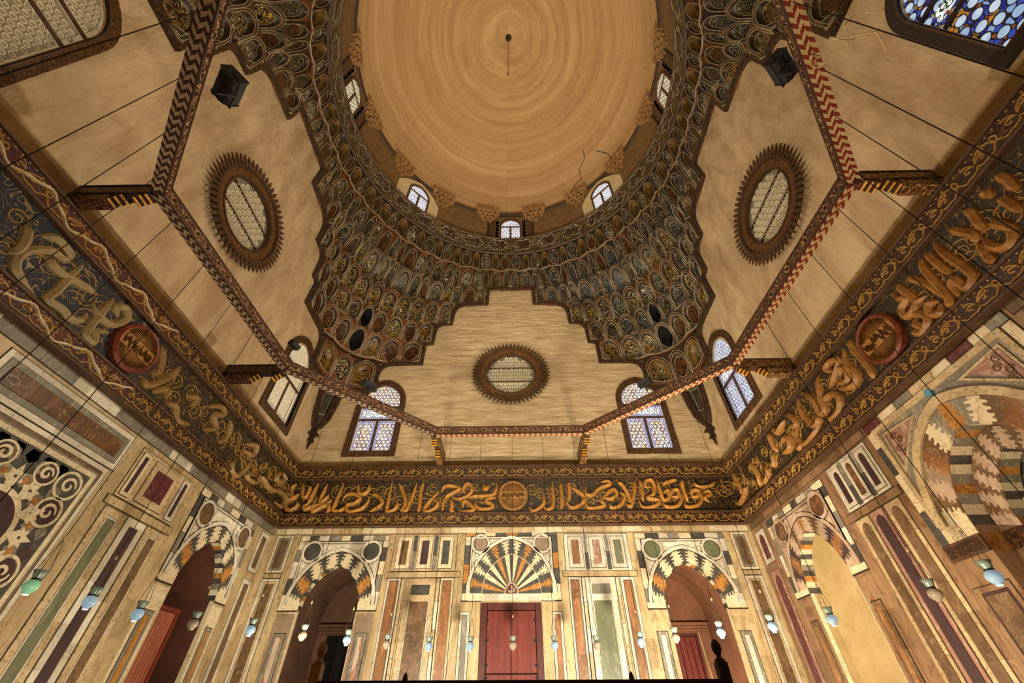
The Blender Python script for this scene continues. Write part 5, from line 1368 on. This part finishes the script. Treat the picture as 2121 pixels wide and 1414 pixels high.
# black floodlights clamped to the beams
def floodlight(loc, aim, label, sc=1.):
    t = thing('floodlight', label, 'floodlight', loc, 'floodlights on the lamp frame')
    d = (Vector(aim)-Vector(loc)); d.normalize(); s = d.cross(V3(0,0,1)).normalized(); u = s.cross(d)
    P_ = lambda a, b, c: Vector(loc)+s*a*sc+u*b*sc+d*c*sc
    prof = [(-.17,-.16),(-.17,.02),(-.1,.1),(-.02,.12),(.04,.1),(.1,.12),(.17,.06),(.17,-.16)]
    mb = MB(); mb.loft([[P_(x, b, -c) for b, c in prof] for x in (-.24, .24)], 0, True, True, True)
    for x in (-.25,.25): mb.loft([[P_(x-.012, b*1.08, -c*1.08) for b, c in prof], [P_(x+.012, b*1.08, -c*1.08) for b, c in prof]], 0, True, True, True)
    mb.build('housing', ['black_metal'], t)
    mb = MB(); mb.poly([P_(-.2,-.13,.165),P_(.2,-.13,.165),P_(.2,.13,.165),P_(-.2,.13,.165)]); mb.build('lens', ['flood_glass'], t)
    mb = MB()
    tube(mb, [P_(-.27,0,0),P_(-.27,-.2,-.05),P_(.27,-.2,-.05),P_(.27,0,0)], .018, 6); tube(mb, [P_(0,-.2,-.05), Vector(loc)-V3(0,0,.4*sc)], .022, 6); mb.build('yoke', ['black_metal'], t)
glow('flood_glass', '#ffdca0', 1.5, '#403020')
floodlight((-5.82,-5.74,11.58), (-5.2,-5.1,14), 'black floodlight at the upper left, on the left front beam', 1.25)
floodlight((6.0,-5.9,11.6), (5.4,-5.2,14), 'black floodlight at the upper right, half behind the red and cream beam', 1.1)
floodlight((-5.72,4.96,11.62), (-4.9,4.2,14), 'black floodlight in front of the left stained glass window')
floodlight((5.58,5.06,11.62), (4.8,4.2,14), 'black floodlight in front of the right stained glass window')
floodlight((-7.78,2.5,11.6), (-6.6,2.2,14), 'small dark floodlight beside the white stucco window', .7)

# loose white wire knotted round the right front beam
mb = MB(); a = V3(6.2,-6.1,10.98); q = []
for i in range(40): q.append(a+V3(.22*math.cos(i*.5)+.012*i, -.02*i+.1*math.sin(i*.3), -.08-.16*abs(math.sin(i*.37))))
tube(mb, q, .012, 5); tube(mb, [q[20], q[20]+V3(.5,-.15,-.3), q[20]+V3(.75,.1,-.45)], .012, 5)
tag(mb.build('loose_wire', ['paint_cream']), 'loose pale wire looped under the red and cream beam at upper right', 'wire')

# ---------------------------------------------------------------- hanging mosque lamps
def build_lamp(lit):
    r = bpy.data.objects.new('hanging_lamp', None); COL.objects.link(r); r.empty_display_size = .1
    body, neck = {0:('lamp_glass_off','lamp_neck'),1:('lamp_glass_lit','lamp_neck'),2:('lamp_glass_green','lamp_neck')}[lit]
    mb = MB(); lathe(mb, (0,0,0), [(.05,-.15),(.062,-.145),(.06,-.12),(.09,-.1),(.128,-.05),(.138,0),(.125,.05),(.085,.09),(.07,.105)], 20); mb.build('glass_body', [body], r, True)
    mb = MB(); lathe(mb, (0,0,0), [(.07,.12),(.075,.14),(.1,.2),(.13,.275),(.124,.275),(.095,.2),(.068,.14)], 20); mb.build('flared_neck', [neck], r, True)
    mb = MB(); lathe(mb, (0,0,0), [(.072,.1),(.085,.103),(.085,.122),(.072,.125)], 18); mb.build('collar', ['black_metal'], r)
    if lit:
        mb = MB(); lathe(mb, (0,0,0), [(0,-.165),(.045,-.16),(.05,-.15),(.0,-.148)], 14); mb.build('bulb', ['lamp_bulb'], r, True)
    for k in range(3):
        a = .5+2*PI*k/3; mb = MB(); b = V3(.085*math.cos(a), .085*math.sin(a), .12); e = V3(.015*math.cos(a), .015*math.sin(a), .86)
        tube(mb, [b, V3(.13*math.cos(a), .13*math.sin(a), .285), e], .0065, 5); mb.build('suspension_cord', ['rope'], r)
    mb = MB(); lathe(mb, (0,0,.84), [(0,0),(.022,.02),(.03,.05),(.012,.1),(0,.12)], 8); mb.build('knot', ['rope_light'], r)
    return r
def rope(mat_):
    mb = MB(); tube(mb, [(0,0,.84),(0,0,7.68)], .0095, 6); return mb.build('rope', [mat_])
PROTO = {k: build_lamp(k) for k in (0, 1, 2)}
USED = set()
def copy_tree(o):
    c = o.copy(); COL.objects.link(c)
    for ch in o.children:
        d = ch.copy(); COL.objects.link(d); d.parent = c
    return c
ropes = {}
def hang(k, u, lit, label, rm='rope', dz=0., rz=0.):
    A, B, t_, n = edge(k); p = (A+B)/2+t_*u
    if lit in USED: o = copy_tree(PROTO[lit])
    else: o = PROTO[lit]; USED.add(lit)
    o.scale = (.88,.88,.88); o.location = (p.x, p.y, 3.36+dz); o.rotation_euler = (0,0,rz)
    if rm not in ropes:
        ro = rope(rm); ropes[rm] = ro.data; bpy.data.objects.remove(ro)
    ro = bpy.data.objects.new('rope', ropes[rm]); COL.objects.link(ro); ro.parent = o; ro.scale = (1,1,(ZB-3.36-dz)/7.68/.88)
    tag(o, label, 'lamp', 'hanging glass mosque lamps')
LAMPS = [
 (2,-0.02,2,'green glass hanging lamp, leftmost in the photo, before the mosaic panel'),
 (2,-1.3,1,'lit white glass hanging lamp, second from the left edge, before the purple marble strip'),
 (2,-2.62,1,'lit greenish glass hanging lamp just left of the open door leaf'),
 (1,2.73,0,'unlit clear glass hanging lamp in front of the dark red recess of the left wall'),
 (1,1.38,1,'bluish lit hanging lamp before the back left corner of the room'),
 (1,-0.01,0,'unlit hanging lamp before the left jamb of the back wall left recess'),
 (1,-1.36,1,'blue-green lit hanging lamp before the right jamb of the left recess'),
 (1,-2.7,0,'unlit hanging lamp before the orange strip right of the left recess'),
 (0,2.62,1,'brightly lit hanging lamp before the wide brown marble panel left of the red door'),
 (0,1.28,1,'hanging lamp with a lit spot just left of the red door'),
 (0,-0.1,0,'unlit hanging lamp in front of the middle of the red door'),
 (0,-1.45,1,'lit hanging lamp just right of the red door'),
 (0,-2.81,0,'unlit hanging lamp beside the tall green marble panel'),
 (7,2.46,1,'lit hanging lamp before the orange marble strip right of the green panel'),
 (7,1.28,0,'unlit hanging lamp before the left jamb of the right recess'),
 (7,-0.09,1,'lit hanging lamp before the right jamb of the right recess, over the dark finial'),
 (7,-1.47,1,'lit hanging lamp before the back right corner of the room'),
 (7,-2.85,1,'lit hanging lamp in front of the bright yellow recess of the right wall'),
 (6,1.15,0,'unlit clear hanging lamp before the arched panels of the right wall'),
 (6,-0.14,1,'bluish lit hanging lamp, rightmost in the photo, before the striped niche')]
for k, u, lit, lab in LAMPS: hang(k, u, lit, lab, 'rope_light' if k in (6,) else 'rope', 0., R_.uniform(0, 2))
EXTRA = [(2,1.38,'fourth along the left beam, its rope crossing the left wall'),(2,2.72,'nearest the dark far left bracket'),(3,-2.5,'on the front left beam beside the far left bracket'),(3,-1.15,'on the front left beam, second from the far left bracket'),(3,.19,'on the front left beam by the black floodlight'),(3,1.55,'topmost in the photo on the front left beam'),
 (6,-1.45,'fourth along the right beam, its rope crossing the orange letters'),(6,-2.75,'nearest the upper right bracket'),(5,2.67,'lowest on the front right beam'),(5,1.08,'second from below on the front right beam'),(5,-.12,'by the loose wire on the front right beam'),(5,-1.45,'topmost on the front right beam')]
for k, u, lab in EXTRA: hang(k, u, 1, 'lamp hanging out of frame, '+lab, 'rope_light' if k in (5,6) else 'rope')

# ---------------------------------------------------------------- wooden screen round the tomb
t = thing('wooden_railing', 'dark wooden railing with egg-shaped finials along the lower edge of the photo', 'railing', (.3,0,0))
RX0, RX1, RY0, RY1, RZ = -2.02, 2.62, -2.3, 2.4, 1.9
def finial(x, y, z, s, m, name='corner_post', post=.058, zb=0.):
    mb = MB(); lathe(mb, (x,y,z), [(post*.9,0),(post*1.0,.01),(post*1.0,.025),(post*.55,.035),(post*.42,.055),(post*.55,.075),(post*.85,.1),(post*.95,.13),(post*.85,.165),(post*.5,.2),(.01,.215)] if s == 1 else [(post*.9,0),(post*.5,.04),(post*.9,.1),(post*1.0,.16),(post*.6,.23),(.01,.26)], 18)
    for a, b in ((-1,-1),): mb.loft([[V3(x+q*post, y+w_*post, zz) for q, w_ in ((-1,-1),(1,-1),(1,1),(-1,1))] for zz in (zb, z-.03, z)], 0, True, True, True)
    return mb.build(name, [m], t)
finial(RX0, RY0, 2.08, 1, 'wood_pale'); finial(RX1, RY0, 2.08, 1, 'wood_dark'); finial(RX0, RY1, 2.06, 0, 'wood_dark', post=.055); finial(RX1-.05, RY1, 2.06, 0, 'wood_dark', post=.055)  # left front post's pale tone stands in for light on it, right's for silhouette
for a, b in (((RX0,RY0),(RX1,RY0)),((RX0,RY1),(RX1,RY1)),((RX0,RY0),(RX0,RY1)),((RX1,RY0),(RX1,RY1))):
    horiz = a[1] == b[1]
    for z0, z1 in ((RZ-.09,RZ+.03),(.12,.24)):
        mb = MB(); q = .05
        mb.loft([[V3(a[0]-(0 if horiz else q),a[1]-(q if horiz else 0),z),V3(b[0]+(0 if horiz else q),a[1]-(q if horiz else 0),z),V3(b[0]+(0 if horiz else q),b[1]+(q if horiz else 0),z),V3(a[0]-(0 if horiz else q),b[1]+(q if horiz else 0),z)] for z in (z0,z1)], 0, True, True, True)
        mb.build('rail', ['wood_dark'], t)
    mb = MB()
    for i in range(1, 24):
        f = i/24; x, y = a[0]+(b[0]-a[0])*f, a[1]+(b[1]-a[1])*f; lathe(mb, (x,y,.24), [(.018,0),(.03,.4),(.018,.8),(.03,1.2),(.018,RZ-.33)], 8)
    mb.build('spindle_row', ['wood_dark'], t)
